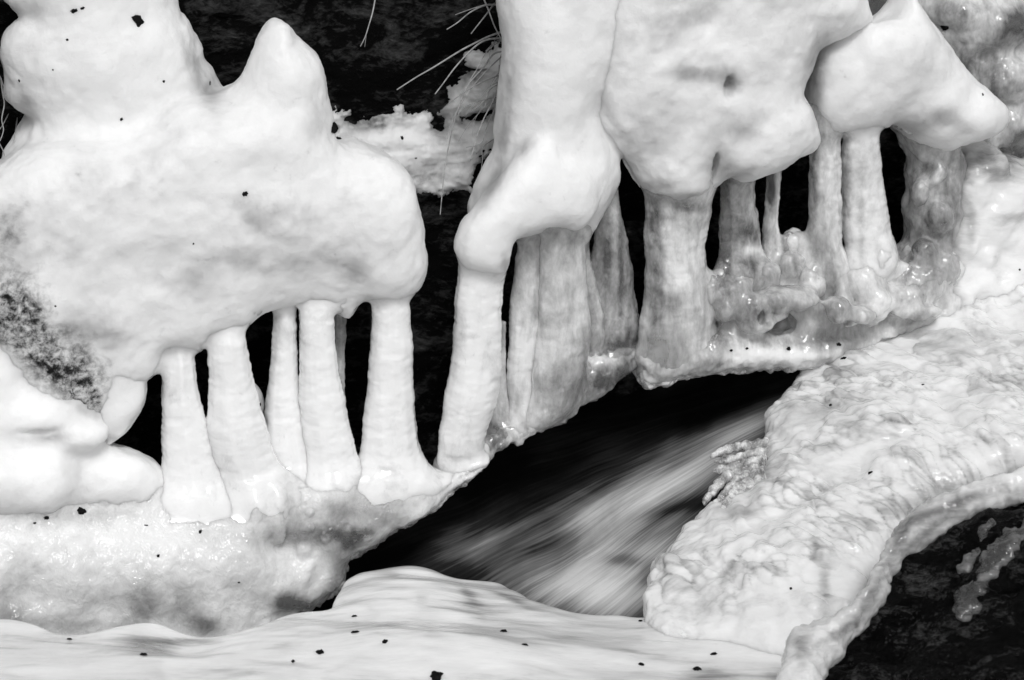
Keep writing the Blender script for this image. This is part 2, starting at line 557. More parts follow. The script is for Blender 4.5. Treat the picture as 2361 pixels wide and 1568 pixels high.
def rock_mat(name, hi, lo=0.004, scale=7, rough=0.5, thr=0.56, spec=0.4):
    m, t, b = mat(name)
    co = N(t, "ShaderNodeTexCoord").outputs["Object"]
    n1 = noise(t, co, scale, 8, 0.68, (0.7, 1, 1.5), 0.8)
    n2 = noise(t, co, scale * 9, 6, 0.7, (0.6, 1, 1.3), 0.4)
    f = math_(t, 'ADD', math_(t, 'MULTIPLY', n1, 0.6), math_(t, 'MULTIPLY', n2, 0.4))
    c = ramp(t, f, [(0.0, lo), (thr - 0.06, lo), (thr + 0.05, hi * 0.3), (thr + 0.16, hi)])
    t.links.new(c, b.inputs["Base Color"])
    b.inputs["Roughness"].default_value = rough
    b.inputs["Specular IOR Level"].default_value = spec
    bumps(t, b, [(n1, 0.9, 0.06), (n2, 0.9, 0.02)])
    return m
M_ROCK = rock_mat("dark_rock", 0.2, 0.002, 7, 0.8, 0.55, 0.08)
M_NEAR = rock_mat("wet_rock", 0.26, 0.001, 12, 0.16, 0.575, 0.14)

def plain(name, c, rough=0.6, spec=0.3):
    m, t, b = mat(name)
    co = N(t, "ShaderNodeTexCoord").outputs["Object"]
    t.links.new(ramp(t, noise(t, co, 60, 4), [(0.3, c * 0.6), (0.7, c * 1.3)]), b.inputs["Base Color"])
    b.inputs["Roughness"].default_value = rough; b.inputs["Specular IOR Level"].default_value = spec
    return m
M_DEBRIS = plain("dark_debris", 0.006, 0.8, 0.1)
M_GRASS = plain("dry_grass", 0.36)
M_BED = plain("stream_bed", 0.004, 0.8, 0.05)

def water_mat():
    m, t, b = mat("running_water")
    uv = N(t, "ShaderNodeUVMap", uv_map="flow").outputs[0]
    at = N(t, "ShaderNodeAttribute", attribute_name="foam").outputs["Fac"]
    a = noise(t, uv, 1.0, 3, 0.5, (1.8, 18, 1), 0.5)
    c = noise(t, uv, 1.0, 5, 0.62, (3.2, 150, 1))
    d = noise(t, uv, 1.0, 3, 0.5, (2.6, 6, 1), 0.8)
    f = math_(t, 'ADD', math_(t, 'MULTIPLY', a, 0.5), math_(t, 'ADD', math_(t, 'MULTIPLY', c, 0.6), math_(t, 'MULTIPLY', d, 0.7)))
    f = math_(t, 'ADD', math_(t, 'SUBTRACT', f, 0.9), at)
    col = ramp(t, f, [(0.0, 0.003), (0.25, 0.02), (0.55, 0.16), (0.8, 0.42), (1.0, 0.62)])
    t.links.new(col, b.inputs["Base Color"])
    b.inputs["Roughness"].default_value = 0.55
    b.inputs["Specular IOR Level"].default_value = 0.12
    bumps(t, b, [(a, 0.3, 0.02), (c, 0.2, 0.006)])
    return m
M_WATER = water_mat()

def blade_mesh(px, o0, o1, r0, r1, seg=6):
    c = spline(px, 5, closed=False)
    oo = np.linspace(o0, o1, len(c)); rr = np.linspace(r0, r1, len(c))
    pts = np.vstack([BANK.hit(c[i:i + 1], oo[i]) for i in range(len(c))])
    t = np.gradient(pts, axis=0); t /= np.linalg.norm(t, axis=1)[:, None] + 1e-9
    a = np.cross(t, BANK.n); a /= np.linalg.norm(a, axis=1)[:, None] + 1e-9
    b = np.cross(t, a)
    th = np.arange(seg) / seg * 2 * math.pi
    V = (pts[:, None] + rr[:, None, None] * (a[:, None] * np.cos(th)[None, :, None] + 0.5 * b[:, None] * np.sin(th)[None, :, None])).reshape(-1, 3)
    m = len(pts); i = np.arange(m - 1)[:, None] * seg; j = np.arange(seg)[None]; j2 = (j + 1) % seg
    Q = np.stack([(i + j).ravel(), (i + j2).ravel(), (i + seg + j2).ravel(), (i + seg + j).ravel()], 1).tolist()
    Q.append(list(range(seg))[::-1]); Q.append([(m - 1) * seg + k for k in range(seg)])
    return V, Q

def rims(parent, lst, o=0.02, r=0.0035):
    for px in lst:
        c = spline(px, 6, closed=False)
        V, Q = blade_mesh(jag(c, 1.5, 14, len(px)), o, o, r, r)
        link("ice_edge", V, Q, M_RIM, parent)


# ------------------------------------------------------------------ the setting: bank of rock, stream bed, water
def grid_mesh(nu, nv):
    i, j = np.meshgrid(np.arange(nu - 1), np.arange(nv - 1), indexing='ij')
    a = (i * nv + j).ravel()
    return np.stack([a, a + nv, a + nv + 1, a + 1], 1)

def bank_surface(A, T):
    # a rock face that climbs from below the water, leans back above the frame and runs on as hillside
    zz = np.minimum(T, 1.0) + np.maximum(T - 1.0, 0) * 0.35
    back = 0.34 + np.maximum(T - 1.0, 0) * 0.94 + np.maximum(T + 0.35, 0) * 0.10
    V = BANK.O + A[:, None] * BANK.e1 + zz[:, None] * BANK.e2 - back[:, None] * BANK.n
    n = 0.09 * fbm(V / 0.45, 3, 4) + 0.03 * fbm(V / np.array([0.16, 0.16, 0.07]), 7, 4, 0.6)
    return V + n[:, None] * BANK.n

def bank():
    a = np.concatenate([np.linspace(-3.5, -0.8, 90, endpoint=False), np.linspace(-0.8, 2.4, 420), np.linspace(2.41, 4.5, 60)])
    t = np.concatenate([np.linspace(-1.3, 1.2, 330, endpoint=False), np.linspace(1.2, 3.6, 120)])
    A, T = np.meshgrid(a, t, indexing='ij')
    return bank_surface(A.ravel(), T.ravel()), grid_mesh(len(a), len(t))
V, Q = bank()
tag(link("bank", V, Q, M_ROCK), kind="structure")

def bed():
    x = np.linspace(-6, 6, 60); y = np.linspace(-9, 3, 60)
    X, Y = np.meshgrid(x, y, indexing='ij')
    V = np.stack([X.ravel(), Y.ravel(), (-1.25 + 0.0 * X).ravel()], 1)
    V[:, 2] += 0.06 * fbm(V / 0.6, 5, 3)
    return V, grid_mesh(60, 60)
V, Q = bed()
tag(link("ground", V, Q, M_BED), kind="structure")

def water():
    WF = frame3((700, 1400, 0.05), (1850, 900, 0.62), (1400, 1400, -0.06))
    u = np.linspace(300, 2250, 380); v = np.linspace(760, 1560, 220)
    U, Vv = np.meshgrid(u, v, indexing='ij')
    px = np.stack([U.ravel(), Vv.ravel()], 1)
    W = WF.hit(px)
    # flow fans out from the upper right
    dx, dy = 2230 - px[:, 0], px[:, 1] - 760
    r = np.hypot(dx, dy); ang = np.arctan2(dy, dx)
    ang = ang + 0.022 * fbm(np.c_[px / 260, 0 * r], 77, 2)
    ang = ang - 0.00013 * (r - 700) * (ang - 0.2)
    n = 0.014 * fbm(np.stack([r / 260, ang * 9, 0 * r], 1), 4, 3) + 0.03 * fbm(np.stack([r / 500, ang * 3.5, 0 * r], 1), 9, 2)
    W = W + n[:, None] * WF.n
    foam = patches(px, [(1420, 1290, 210, 130, 0.6, -35), (1600, 1080, 230, 60, 0.5, -28), (1330, 1360, 190, 70, 0.5, 10),
                        (1480, 1130, 260, 60, 0.3, -25), (1150, 1240, 260, 50, 0.32, -20), (1770, 965, 130, 34, 0.45, -30), (1690, 1000, 100, 26, 0.2, -30), (1680, 1290, 120, 70, 0.22),
                        (1350, 1260, 420, 200, 0.08), (1560, 1170, 90, 18, -0.3, -12), (1440, 1300, 50, 16, -0.26, 0), (1500, 1330, 60, 26, -0.2, -10), (1250, 1250, 60, 18, -0.2, -25),
                        (1300, 1180, 120, 20, -0.12, -25)]) - 0.02
    Qd = grid_mesh(380, 220)[:, ::-1]
    o = link("water", W, Qd, M_WATER, attrs={"foam": foam})
    uvl = o.data.uv_layers.new(name="flow")
    li = np.empty(len(o.data.loops), np.int32); o.data.loops.foreach_get("vertex_index", li)
    co = np.stack([r / 700, ang * 1.3], 1)
    uvl.data.foreach_set("uv", co[li].astype(np.float32).ravel())
    tag(o, kind="structure")
water()

# ------------------------------------------------------------------ left formation
def thing(name, u, v, o, label, cat, group=None):
    return empty(name, BANK.hit([(u, v)], o)[0], label, cat, group)

A = thing("ice_formation", 500, 1160, 0.0, "large white ice formation with a rounded horn above a row of ice pillars", "ice formation")
mound = [(20, -260), (130, -330), (260, -330), (390, -260), (408, 0), (425, 30), (445, 70), (463, 105), (466, 130), (487, 155), (500, 175), (517, 212), (530, 300), (480, 420), (300, 480), (100, 460),
         (-90, 420), (-70, 385), (0, 375), (10, 350), (35, 310), (50, 285), (60, 260), (20, 235), (8, 215), (15, 180), (20, 150), (15, 100), (20, 75), (45, 55), (65, 45), (65, 22), (20, 0), (5, -40)]
body = [(300, 330), (400, 240), (455, 222), (500, 222), (535, 207), (562, 188), (580, 160), (592, 130), (600, 100), (610, 80), (622, 60), (632, 50), (645, 48), (660, 57), (668, 75), (673, 88), (695, 105),
        (715, 120), (727, 135), (735, 160), (745, 195), (755, 225), (757, 260), (752, 300), (750, 322), (780, 320), (815, 322), (850, 335), (885, 352), (905, 370), (922, 395), (928, 430), (940, 465),
        (955, 500), (966, 540), (971, 580), (972, 620), (966, 645), (950, 663), (935, 672), (905, 670), (870, 668), (850, 668), (835, 680), (818, 700), (805, 718), (790, 725), (760, 708), (720, 692),
        (690, 692), (660, 690), (635, 695), (610, 697), (590, 705), (570, 725), (555, 738), (520, 744), (485, 752), (472, 765), (462, 785), (452, 797), (440, 795), (410, 787), (380, 782), (370, 787),
        (362, 805), (355, 835), (340, 855), (322, 866), (290, 900), (250, 940), (232, 1000), (200, 1000), (145, 985), (60, 935), (0, 870), (-90, 800), (-90, 430), (0, 376), (100, 330)]
V, Q, at = solid(BANK, [dict(p=mound, o=-0.15, T=0.15, L=0.06), dict(p=body, o=0.0, T=0.15, L=0.05, k=0.02)], 0.006, 0.06,
    blobs=[(870, 500, 0.09, 0.10, 0.13, 0.09), (650, 200, 0.02, 0.08, 0.11, 0.07), (560, 330, 0.06, 0.2, 0.08, 0.10), (250, 480, 0.06, 0.25, 0.14, 0.10), (890, 600, 0.05, 0.08, 0.08, 0.09),
           (620, 480, 0.08, 0.22, 0.12, 0.09), (420, 640, 0.05, 0.2, 0.1, 0.09), (330, 800, 0.03, 0.05, 0.05, 0.06), (200, 120, -0.08, 0.18, 0.12, 0.09), (500, 690, 0.04, 0.1, 0.06, 0.07)],
    cuts=[(320, 178, 0.13, 0.045, 0.011, 0.06), (75, 80, 0.05, 0.012, 0.012, 0.05)],
    disp=[(0.022, 0.16, 2, 1), (0.006, 0.05, 3, 2), (0.0016, 0.014, 2, 3)],
    clear=[(480, 610, 300, 70, 0.13), (330, 450, 120, 80, 0.12), (640, 490, 140, 60, 0.14), (440, 130, 22, 110, 0.35, -22), (490, 200, 25, 40, 0.3), (540, 470, 110, 50, 0.12), (200, 400, 130, 60, 0.1), (735, 285, 35, 60, 0.22), (60, 250, 25, 40, 0.35),
           (430, 640, 60, 25, 0.15, 35), (590, 520, 40, 18, 0.2, 30), (820, 620, 35, 50, 0.25), (20, 520, 40, 90, 0.15),
           (170, 760, 60, 40, 0.4, 30), (270, 800, 40, 60, 0.25), (200, 640, 120, 60, 0.08), (840, 690, 40, 18, 0.3), (700, 610, 120, 30, 0.12)],
    moss=[(15, 690, 65, 80, 0.85, 30), (60, 760, 70, 60, 1.0, 40), (130, 850, 90, 55, 0.95, 40), (200, 920, 40, 80, 0.9, 10), (190, 790, 60, 40, 0.35), (15, 540, 40, 70, 0.4)])
link("ice_cap", V, Q, M_SNOW, A, at)
fA = solid.field
lobe = [(235, 842), (275, 838), (305, 850), (325, 868), (335, 900), (327, 930), (307, 965), (287, 995), (252, 1020), (241, 1025), (235, 1000), (222, 975), (222, 940), (225, 900), (228, 860)]
V, Q, at = solid(BANK, [dict(p=lobe, o=0.06, T=0.07, L=0.03)], 0.004, fuse=[fA], disp=[(0.004, 0.04, 2, 5)], clear=[(325, 940, 12, 60, 0.4, 20), (255, 1010, 30, 14, 0.5)])
link("ice_lobe", V, Q, M_SNOW, A, at)
rims(A, [[(370, 786), (361, 808), (354, 836), (339, 858), (322, 870)], [(473, 762), (464, 782), (452, 797), (440, 797)], [(634, 696), (608, 698), (590, 706), (570, 727), (564, 745)],
         [(852, 670), (836, 681), (818, 701), (806, 717)], [(967, 645), (952, 663), (942, 674), (941, 690)]], 0.0)
rims(A, [[(334, 880), (335, 905), (328, 935), (310, 965), (290, 994), (262, 1013), (243, 1025)]], 0.06, 0.004)
# the white mounds in the lower left corner
B0 = thing("ice_mound", 130, 1170, 0.1, "smooth white ice mound with a slanting ridge in the lower left, below the mossy ice", "ice mound")
V, Q, at = solid(BANK, [
    dict(p=[(-90, 690), (0, 780), (30, 820), (60, 860), (100, 900), (150, 935), (200, 955), (235, 985), (250, 1020), (290, 1035), (340, 1055), (375, 1080), (385, 1130), (375, 1160), (200, 1190), (-90, 1190)], o=0.05, T=0.11, L=0.05),
    dict(p=[(-90, 1020), (0, 1030), (60, 1040), (110, 1030), (150, 1040), (172, 1085), (165, 1130), (120, 1165), (40, 1175), (-90, 1170)], o=0.13, T=0.09, L=0.05)],
    0.006, 0.03, blobs=[(190, 1000, 0.13, 0.06, 0.035, 0.05), (90, 960, 0.12, 0.08, 0.045, 0.05), (260, 1100, 0.10, 0.09, 0.06, 0.06)], cuts=[(85, 1010, 0.19, 0.07, 0.014, 0.05)],
    fuse=[fA], disp=[(0.012, 0.12, 2, 21), (0.004, 0.04, 2, 22), (0.0012, 0.012, 2, 23)], clear=[(80, 1005, 90, 14, 0.35), (210, 955, 50, 14, 0.3, 30), (180, 1090, 12, 40, 0.12)])
link("ice_mass", V, Q, M_SNOW, B0, at)
fB0 = solid.field

# the thick crystalline shelf at the lower left
SH = Frame(BANK.O, (0.3, -1.0, 0.18))
S1 = thing("ice_shelf", 400, 1460, 0.1, "thick grey shelf of rough crystal ice carrying the left pillars, ragged edge over the stream", "ice shelf")
shelf = [(-90, 1135), (100, 1140), (350, 1130), (540, 1110), (700, 1095), (840, 1085), (960, 1088), (1010, 1100), (1060, 1075), (1112, 1056), (1122, 1062), (1110, 1080), (1080, 1102), (1030, 1132), (1012, 1160), (960, 1192),
         (900, 1222), (870, 1245), (830, 1268), (802, 1285), (797, 1310), (785, 1345), (760, 1365), (735, 1385), (712, 1400), (690, 1400), (660, 1440), (640, 1540), (-90, 1540)]
rng = random.Random(4)
bl = []
for k in range(34):
    a_ = rng.random(); u = 640 + 150 * a_ + rng.uniform(-90, 60); v = 1190 + 110 * a_ + rng.uniform(-50, 60)
    r = rng.uniform(0.008, 0.02)
    bl.append((u, v, 0.10 + rng.uniform(-0.02, 0.01), r, r * rng.uniform(0.6, 1.8), r))
V, Q, at = solid(SH, [dict(p=shelf, o=0.02, T=0.08, L=0.025, jag=(7, 10)),
                      dict(p=[(-90, 1200), (200, 1195), (420, 1200), (560, 1185), (640, 1180), (640, 1260), (700, 1290), (745, 1330), (730, 1375), (640, 1420), (620, 1520), (-90, 1520)], o=0.06, T=0.10, L=0.05)],
    0.0055, 0.04, blobs=bl, cuts=[(815, 1278, 0.05, 0.012, 0.01, 0.1)], fuse=[fB0],
    disp=[(0.012, 0.10, 2, 31), (0.005, 0.045, 2, 32), (0.0028, 0.016, 3, 33)], smooth=2,
    clear=[(760, 1190, 150, 50, 0.45, -8), (720, 1235, 130, 22, 0.5), (900, 1160, 60, 40, 0.15), (780, 1330, 22, 50, 0.5, 20), (240, 1190, 260, 25, 0.14), (330, 1400, 40, 60, 0.4), (430, 1400, 50, 50, 0.35), (200, 1330, 220, 80, 0.15), (470, 1440, 40, 20, 0.5),
           (20, 1420, 40, 30, 0.35), (660, 1390, 30, 20, 0.9), (700, 1395, 20, 12, 0.8), (820, 1245, 70, 20, 0.45, -30), (150, 1440, 120, 20, 0.3)])
SHELF_FIELD = solid.field
link("ice_body", V, Q, M_SHELF, S1, at)
edge = [(1118, 1058), (1095, 1098), (1036, 1138), (1016, 1165), (963, 1197), (903, 1228), (873, 1253), (833, 1277), (804, 1294), (801, 1314), (790, 1350), (764, 1373), (737, 1395), (712, 1408), (688, 1404), (700, 1380), (740, 1345), (762, 1310),
        (780, 1272), (830, 1238), (890, 1198), (950, 1165), (1000, 1135), (1050, 1098)]
Ve, Qe, ae = solid(SH, [dict(p=edge, o=0.015, T=0.045, L=0.016, soft=0.008, jag=(7, 9))], 0.004, 0.02, disp=[(0.006, 0.03, 3, 34), (0.005, 0.012, 2, 35)], smooth=1)
link("ice_edge", Ve, Qe, M_EDGE, S1, ae)
solid.field = SHELF_FIELD
fS1 = solid.field
cols = [
    ([(745, 385, 440), (770, 382, 441), (800, 380, 447), (850, 377, 452), (900, 376, 458), (950, 374, 470), (1000, 372, 485), (1050, 371, 503), (1100, 369, 525), (1160, 362, 560), (1210, 350, 590)], 0.03),
    ([(705, 488, 550), (735, 484, 556), (780, 483, 565), (850, 481, 577), (920, 478, 590), (980, 476, 606), (1040, 486, 624), (1090, 505, 648), (1130, 522, 662), (1180, 530, 672), (1230, 520, 680)], 0.05),
    ([(655, 638, 681), (690, 636, 683), (750, 632, 685), (820, 628, 686), (880, 622, 689), (940, 612, 700), (1000, 606, 715), (1050, 612, 726), (1110, 628, 742), (1160, 622, 755)], 0.0),
    ([(645, 690, 762), (680, 687, 765), (740, 688, 770), (800, 690, 776), (860, 692, 785), (920, 690, 796), (980, 693, 804), (1030, 700, 815), (1090, 705, 828), (1140, 700, 840)], 0.03),
    ([(655, 768, 806), (700, 769, 800), (780, 771, 800), (860, 775, 798), (940, 780, 796), (1000, 785, 800), (1100, 780, 805)], -0.06),
    ([(630, 866, 936), (665, 862, 940), (700, 860, 943), (760, 857, 946), (800, 852, 949), (860, 846, 950), (920, 840, 953), (980, 836, 957), (1040, 828, 966), (1085, 815, 990), (1120, 800, 1015), (1150, 800, 1020)], 0.03)]
for i, (rows, o) in enumerate(cols):
    cl = [((r[1] + 6), r[0], 14, 40, 0.10) for r in rows[:5]] + [(rows[-1][2] - 10, rows[-1][0] - 40, 20, 80, 0.2)]
    if i == 4: cl = [(785, 760, 40, 200, 0.4)]
    V, Q, at = pillar(rows, o + (0.035 if i != 4 else 0), [fA, (fS1, 0.08)], 0.85, 0.05, 0.0032, 11 + i, cl, margin=0.1, top=0.07)
    link("ice_pillar", V, Q, M_STALK, A, at)



# ------------------------------------------------------------------ third formation: the big hanging mass
Cc = thing("ice_formation", 1600, 860, 0.0, "broad hanging ice mass with scalloped lower edge on grey translucent pillars", "ice formation")
capC = [(1380, -330), (1360, -60), (1372, 60), (1372, 140), (1366, 200), (1368, 230), (1382, 255), (1405, 290), (1425, 330), (1440, 370), (1462, 408), (1480, 425), (1520, 432), (1545, 442), (1565, 460), (1582, 470), (1602, 465), (1622, 447),
        (1638, 422), (1648, 402), (1658, 396), (1690, 410), (1715, 408), (1738, 400), (1760, 393), (1790, 384), (1815, 362), (1850, 345), (1870, 325), (1879, 300), (1872, 272), (1856, 250), (1842, 228), (1834, 205), (1845, 190),
        (1862, 150), (1872, 110), (1895, 85), (1935, 65), (1985, 52), (1998, 40), (1988, 0), (1975, -60), (1940, -300), (1800, -360), (1600, -360)]
V, Q, at = solid(BANK, [dict(p=capC, o=0.0, T=0.13, L=0.05)], 0.006, 0.05,
    blobs=[(1800, 285, 0.06, 0.07, 0.07, 0.08), (1560, 390, 0.06, 0.07, 0.07, 0.07), (1500, 130, 0.05, 0.14, 0.16, 0.09), (1720, 120, 0.05, 0.14, 0.14, 0.08), (1450, 250, 0.03, 0.07, 0.1, 0.08), (1680, 350, 0.06, 0.06, 0.05, 0.06), (1900, 20, 0.03, 0.09, 0.07, 0.08)],
    cuts=[(1690, 205, 0.15, 0.02, 0.035, 0.05), (1650, 400, 0.12, 0.008, 0.06, 0.05)],
    disp=[(0.02, 0.14, 2, 71), (0.007, 0.05, 3, 72), (0.0015, 0.014, 2, 73)],
    clear=[(1650, 250, 600, 500, 0.05), (1680, 185, 45, 35, 0.5, 20), (1600, 170, 40, 26, 0.4), (1610, 120, 26, 40, -0.6), (1625, 90, 16, 24, -0.5), (1600, 165, 70, 20, 0.25), (1450, 90, 60, 40, 0.1), (1620, 250, 50, 30, 0.08), (1560, 30, 90, 60, 0.22), (1480, 280, 60, 100, 0.18), (1400, 250, 20, 80, 0.25, -25), (1690, 300, 60, 30, 0.2), (1660, 380, 40, 40, 0.35), (1530, 330, 40, 70, 0.12), (1880, 120, 24, 60, 0.4, 25), (1745, 260, 40, 40, 0.05),
           (1700, 400, 50, 20, 0.3), (1520, 430, 40, 16, 0.4), (1580, 455, 40, 12, 0.4), (1940, 45, 40, 20, 0.1), (1800, 40, 60, 40, 0.1)])
link("ice_cap", V, Q, M_SNOW, Cc, at)
fC = solid.field
rims(Cc, [[(1367, 232), (1382, 256), (1404, 292), (1424, 332), (1440, 372), (1462, 410), (1478, 430)], [(1740, 400), (1765, 392), (1795, 382)]], 0.0)
rims(Cc, [[(1543, 442), (1563, 461), (1582, 471), (1602, 466), (1622, 448)]], 0.06)
# ------------------------------------------------------------------ middle formation
B = thing("ice_formation", 1220, 1110, 0.0, "tall narrow ice formation with a rounded hood above broad pillars, in the middle", "ice formation")
tall = [(1160, -330), (1150, -60), (1148, 20), (1155, 60), (1161, 110), (1156, 170), (1150, 230), (1145, 300), (1138, 350), (1122, 385), (1102, 420), (1088, 460), (1084, 500), (1110, 560), (1200, 540), (1290, 525), (1330, 545), (1345, 553),
        (1356, 540), (1370, 512), (1387, 485), (1407, 455), (1422, 420), (1427, 390), (1420, 350), (1405, 325), (1385, 300), (1368, 255), (1370, 215), (1390, 150), (1420, 60), (1430, -60), (1430, -330)]
hood = [(1180, 372), (1205, 342), (1230, 322), (1256, 313), (1275, 325), (1285, 345), (1330, 370), (1370, 420), (1372, 480), (1330, 530), (1290, 523), (1250, 522), (1212, 532), (1192, 542), (1182, 550), (1173, 580), (1168, 612),
        (1160, 632), (1148, 630), (1110, 624), (1076, 617), (1060, 600), (1050, 575), (1053, 550), (1066, 516), (1085, 490), (1110, 455), (1145, 415)]
V, Q, at = solid(BANK, [dict(p=tall, o=0.0, T=0.12, L=0.05), dict(p=hood, o=0.105, T=0.075, L=0.035, k=0.02)], 0.0055, 0.025,
    blobs=[(1260, 130, 0.04, 0.08, 0.3, 0.09), (1345, 400, 0.05, 0.06, 0.1, 0.07)], fuse=[fC], fk=0.025, fm=0.03,
    disp=[(0.014, 0.14, 2, 41), (0.004, 0.05, 3, 42), (0.001, 0.014, 2, 43)],
    clear=[(1130, 430, 26, 70, 0.55, 25), (1160, 330, 14, 60, 0.35, 8), (1175, 200, 18, 90, 0.2), (1215, 340, 30, 24, 0.25, -40), (1300, 520, 40, 20, 0.2), (1165, 610, 10, 24, 0.5), (1375, 350, 25, 60, 0.12), (1070, 560, 14, 40, 0.2), (1240, 420, 80, 40, -0.1)])
link("ice_cap", V, Q, M_SNOW, B, at)
fB = solid.field
rims(B, [[(1169, 605), (1166, 622), (1160, 635), (1150, 632)]], 0.07)
V, Q, at = solid(SH, [dict(p=[(1115, 1010), (1180, 960), (1230, 900), (1300, 850), (1350, 820), (1420, 810), (1465, 800), (1470, 840), (1440, 865), (1395, 905), (1340, 935), (1318, 958), (1270, 985), (1222, 1003), (1195, 1030), (1180, 1022),
    (1150, 1040), (1125, 1062), (1110, 1050)], o=-0.03, T=0.05, L=0.025, jag=(5, 14))], 0.005, disp=[(0.008, 0.03, 3, 61), (0.004, 0.012, 2, 62)], smooth=1,
    clear=[(1400, 870, 90, 40, 0.75, -20), (1300, 950, 70, 40, 0.35, -30), (1140, 1020, 30, 50, 0.55), (1200, 1010, 20, 20, 0.2)])
link("ice_foot", V, Q, M_GREY, B, at)
fBf = solid.field
colsB = [
    ([(590, 1062, 1160), (620, 1056, 1163), (660, 1053, 1161), (720, 1049, 1159), (780, 1046, 1158), (850, 1036, 1156), (900, 1026, 1150), (950, 1021, 1135), (1000, 1013, 1118), (1040, 1008, 1112), (1065, 1006, 1116), (1095, 1012, 1100)], 0.07, M_STALK, 0.1),
    ([(500, 1200, 1250), (560, 1195, 1250), (620, 1187, 1249), (700, 1180, 1246), (780, 1175, 1244), (860, 1172, 1236), (920, 1172, 1226), (980, 1175, 1220), (1030, 1178, 1212)], 0.02, M_GREY, 0.12),
    ([(490, 1252, 1345), (540, 1250, 1346), (600, 1247, 1347), (680, 1244, 1353), (740, 1240, 1359), (800, 1236, 1357), (850, 1232, 1350), (900, 1228, 1335), (950, 1222, 1318), (985, 1215, 1285), (1005, 1212, 1250)], 0.045, M_GREY, 0.15),
    ([(390, 1402, 1422), (430, 1396, 1423), (480, 1384, 1430), (540, 1371, 1441), (600, 1365, 1452), (700, 1360, 1466), (760, 1360, 1473), (820, 1364, 1467), (870, 1372, 1440)], -0.04, M_GREY, 0.45),
    ([(530, 1336, 1356), (600, 1342, 1364), (680, 1348, 1378), (740, 1352, 1392), (800, 1352, 1400), (850, 1350, 1400)], -0.01, M_GREY, 0.35),
    ([(740, 1135, 1165), (820, 1130, 1168), (900, 1122, 1172), (960, 1112, 1178), (1010, 1110, 1182), (1045, 1112, 1165), (1065, 1115, 1140)], 0.0, M_GREY, 0.25)]
for i, (rows, o, m_, ca) in enumerate(colsB):
    cl = [((rows[0][1] + rows[0][2]) / 2, 700, 120, 400, ca)]
    if i in (2, 3, 4): cl += [(1300, 900, 80, 60, 0.25), (1420, 820, 70, 45, 0.4), (1400, 860, 60, 30, 0.4)]
    if i == 5: cl += [(1145, 1010, 30, 60, 0.6)]
    if i == 3: cl += [(1400, 560, 10, 130, 0.3), (1432, 600, 8, 130, 0.3)]
    V, Q, at = pillar(rows, o, [fB, fBf] + ([(fS1, 0.06)] if i == 0 else []), 0.8, 0.05, 0.0032 if i in (0, 3) else 0.002, 51 + i, cl, 0.0 if i == 0 else 0.003)
    link("ice_pillar", V, Q, m_, B, at)


# ------------------------------------------------------------------ fourth formation: the peaked one
D = thing("ice_formation", 1960, 700, 0.0, "peaked ice formation like a shark fin on two tall pillars, at the upper right", "ice formation")
capD = [(1874, 120), (1895, 95), (1928, 72), (1985, 54), (2012, 52), (2040, 34), (2058, 10), (2072, -20), (2085, -50), (2100, -20), (2125, 25), (2152, 60), (2182, 100), (2215, 148), (2248, 185), (2285, 215), (2306, 238), (2311, 262),
        (2300, 285), (2270, 302), (2240, 316), (2212, 322), (2188, 330), (2170, 340), (2120, 330), (2085, 310), (2062, 290), (2048, 279), (2036, 277), (2028, 288), (1985, 290), (1950, 286), (1940, 282), (1931, 288), (1900, 300), (1870, 290), (1862, 240), (1864, 170)]
V, Q, at = solid(BANK, [dict(p=capD, o=-0.02, T=0.13, L=0.05)], 0.0055, 0.04,
    blobs=[(2050, 150, 0.06, 0.11, 0.11, 0.07), (2240, 260, 0.03, 0.06, 0.05, 0.07), (1960, 220, 0.05, 0.08, 0.08, 0.06)], fuse=[fC], fk=0.02, fm=0.03,
    disp=[(0.014, 0.14, 2, 91), (0.005, 0.05, 3, 92), (0.001, 0.014, 2, 93)],
    clear=[(2060, 200, 600, 500, 0.03), (1880, 190, 18, 110, 0.55), (2180, 270, 40, 22, 0.45), (2120, 170, 60, 40, 0.16), (2110, 300, 40, 24, 0.4), (2220, 290, 50, 20, 0.2), (2000, 270, 40, 30, 0.12), (2070, 260, 30, 40, 0.15)])
link("ice_cap", V, Q, M_SNOW, D, at)
fD = solid.field

KN = thing("ice_mound", 596, 965, -0.08, "small pale ice knob showing between the second and third pillar of the left formation", "ice mound")
V, Q, at = solid(BANK, [dict(p=[(580, 878), (598, 892), (607, 915), (609, 935), (602, 955), (588, 985), (560, 1010), (540, 960), (560, 890)], o=-0.06, T=0.05, L=0.02)], 0.004, disp=[(0.004, 0.04, 2, 135)], clear=[(590, 900, 60, 100, 0.2)])
link("ice_body", V, Q, M_SNOW, KN, at)

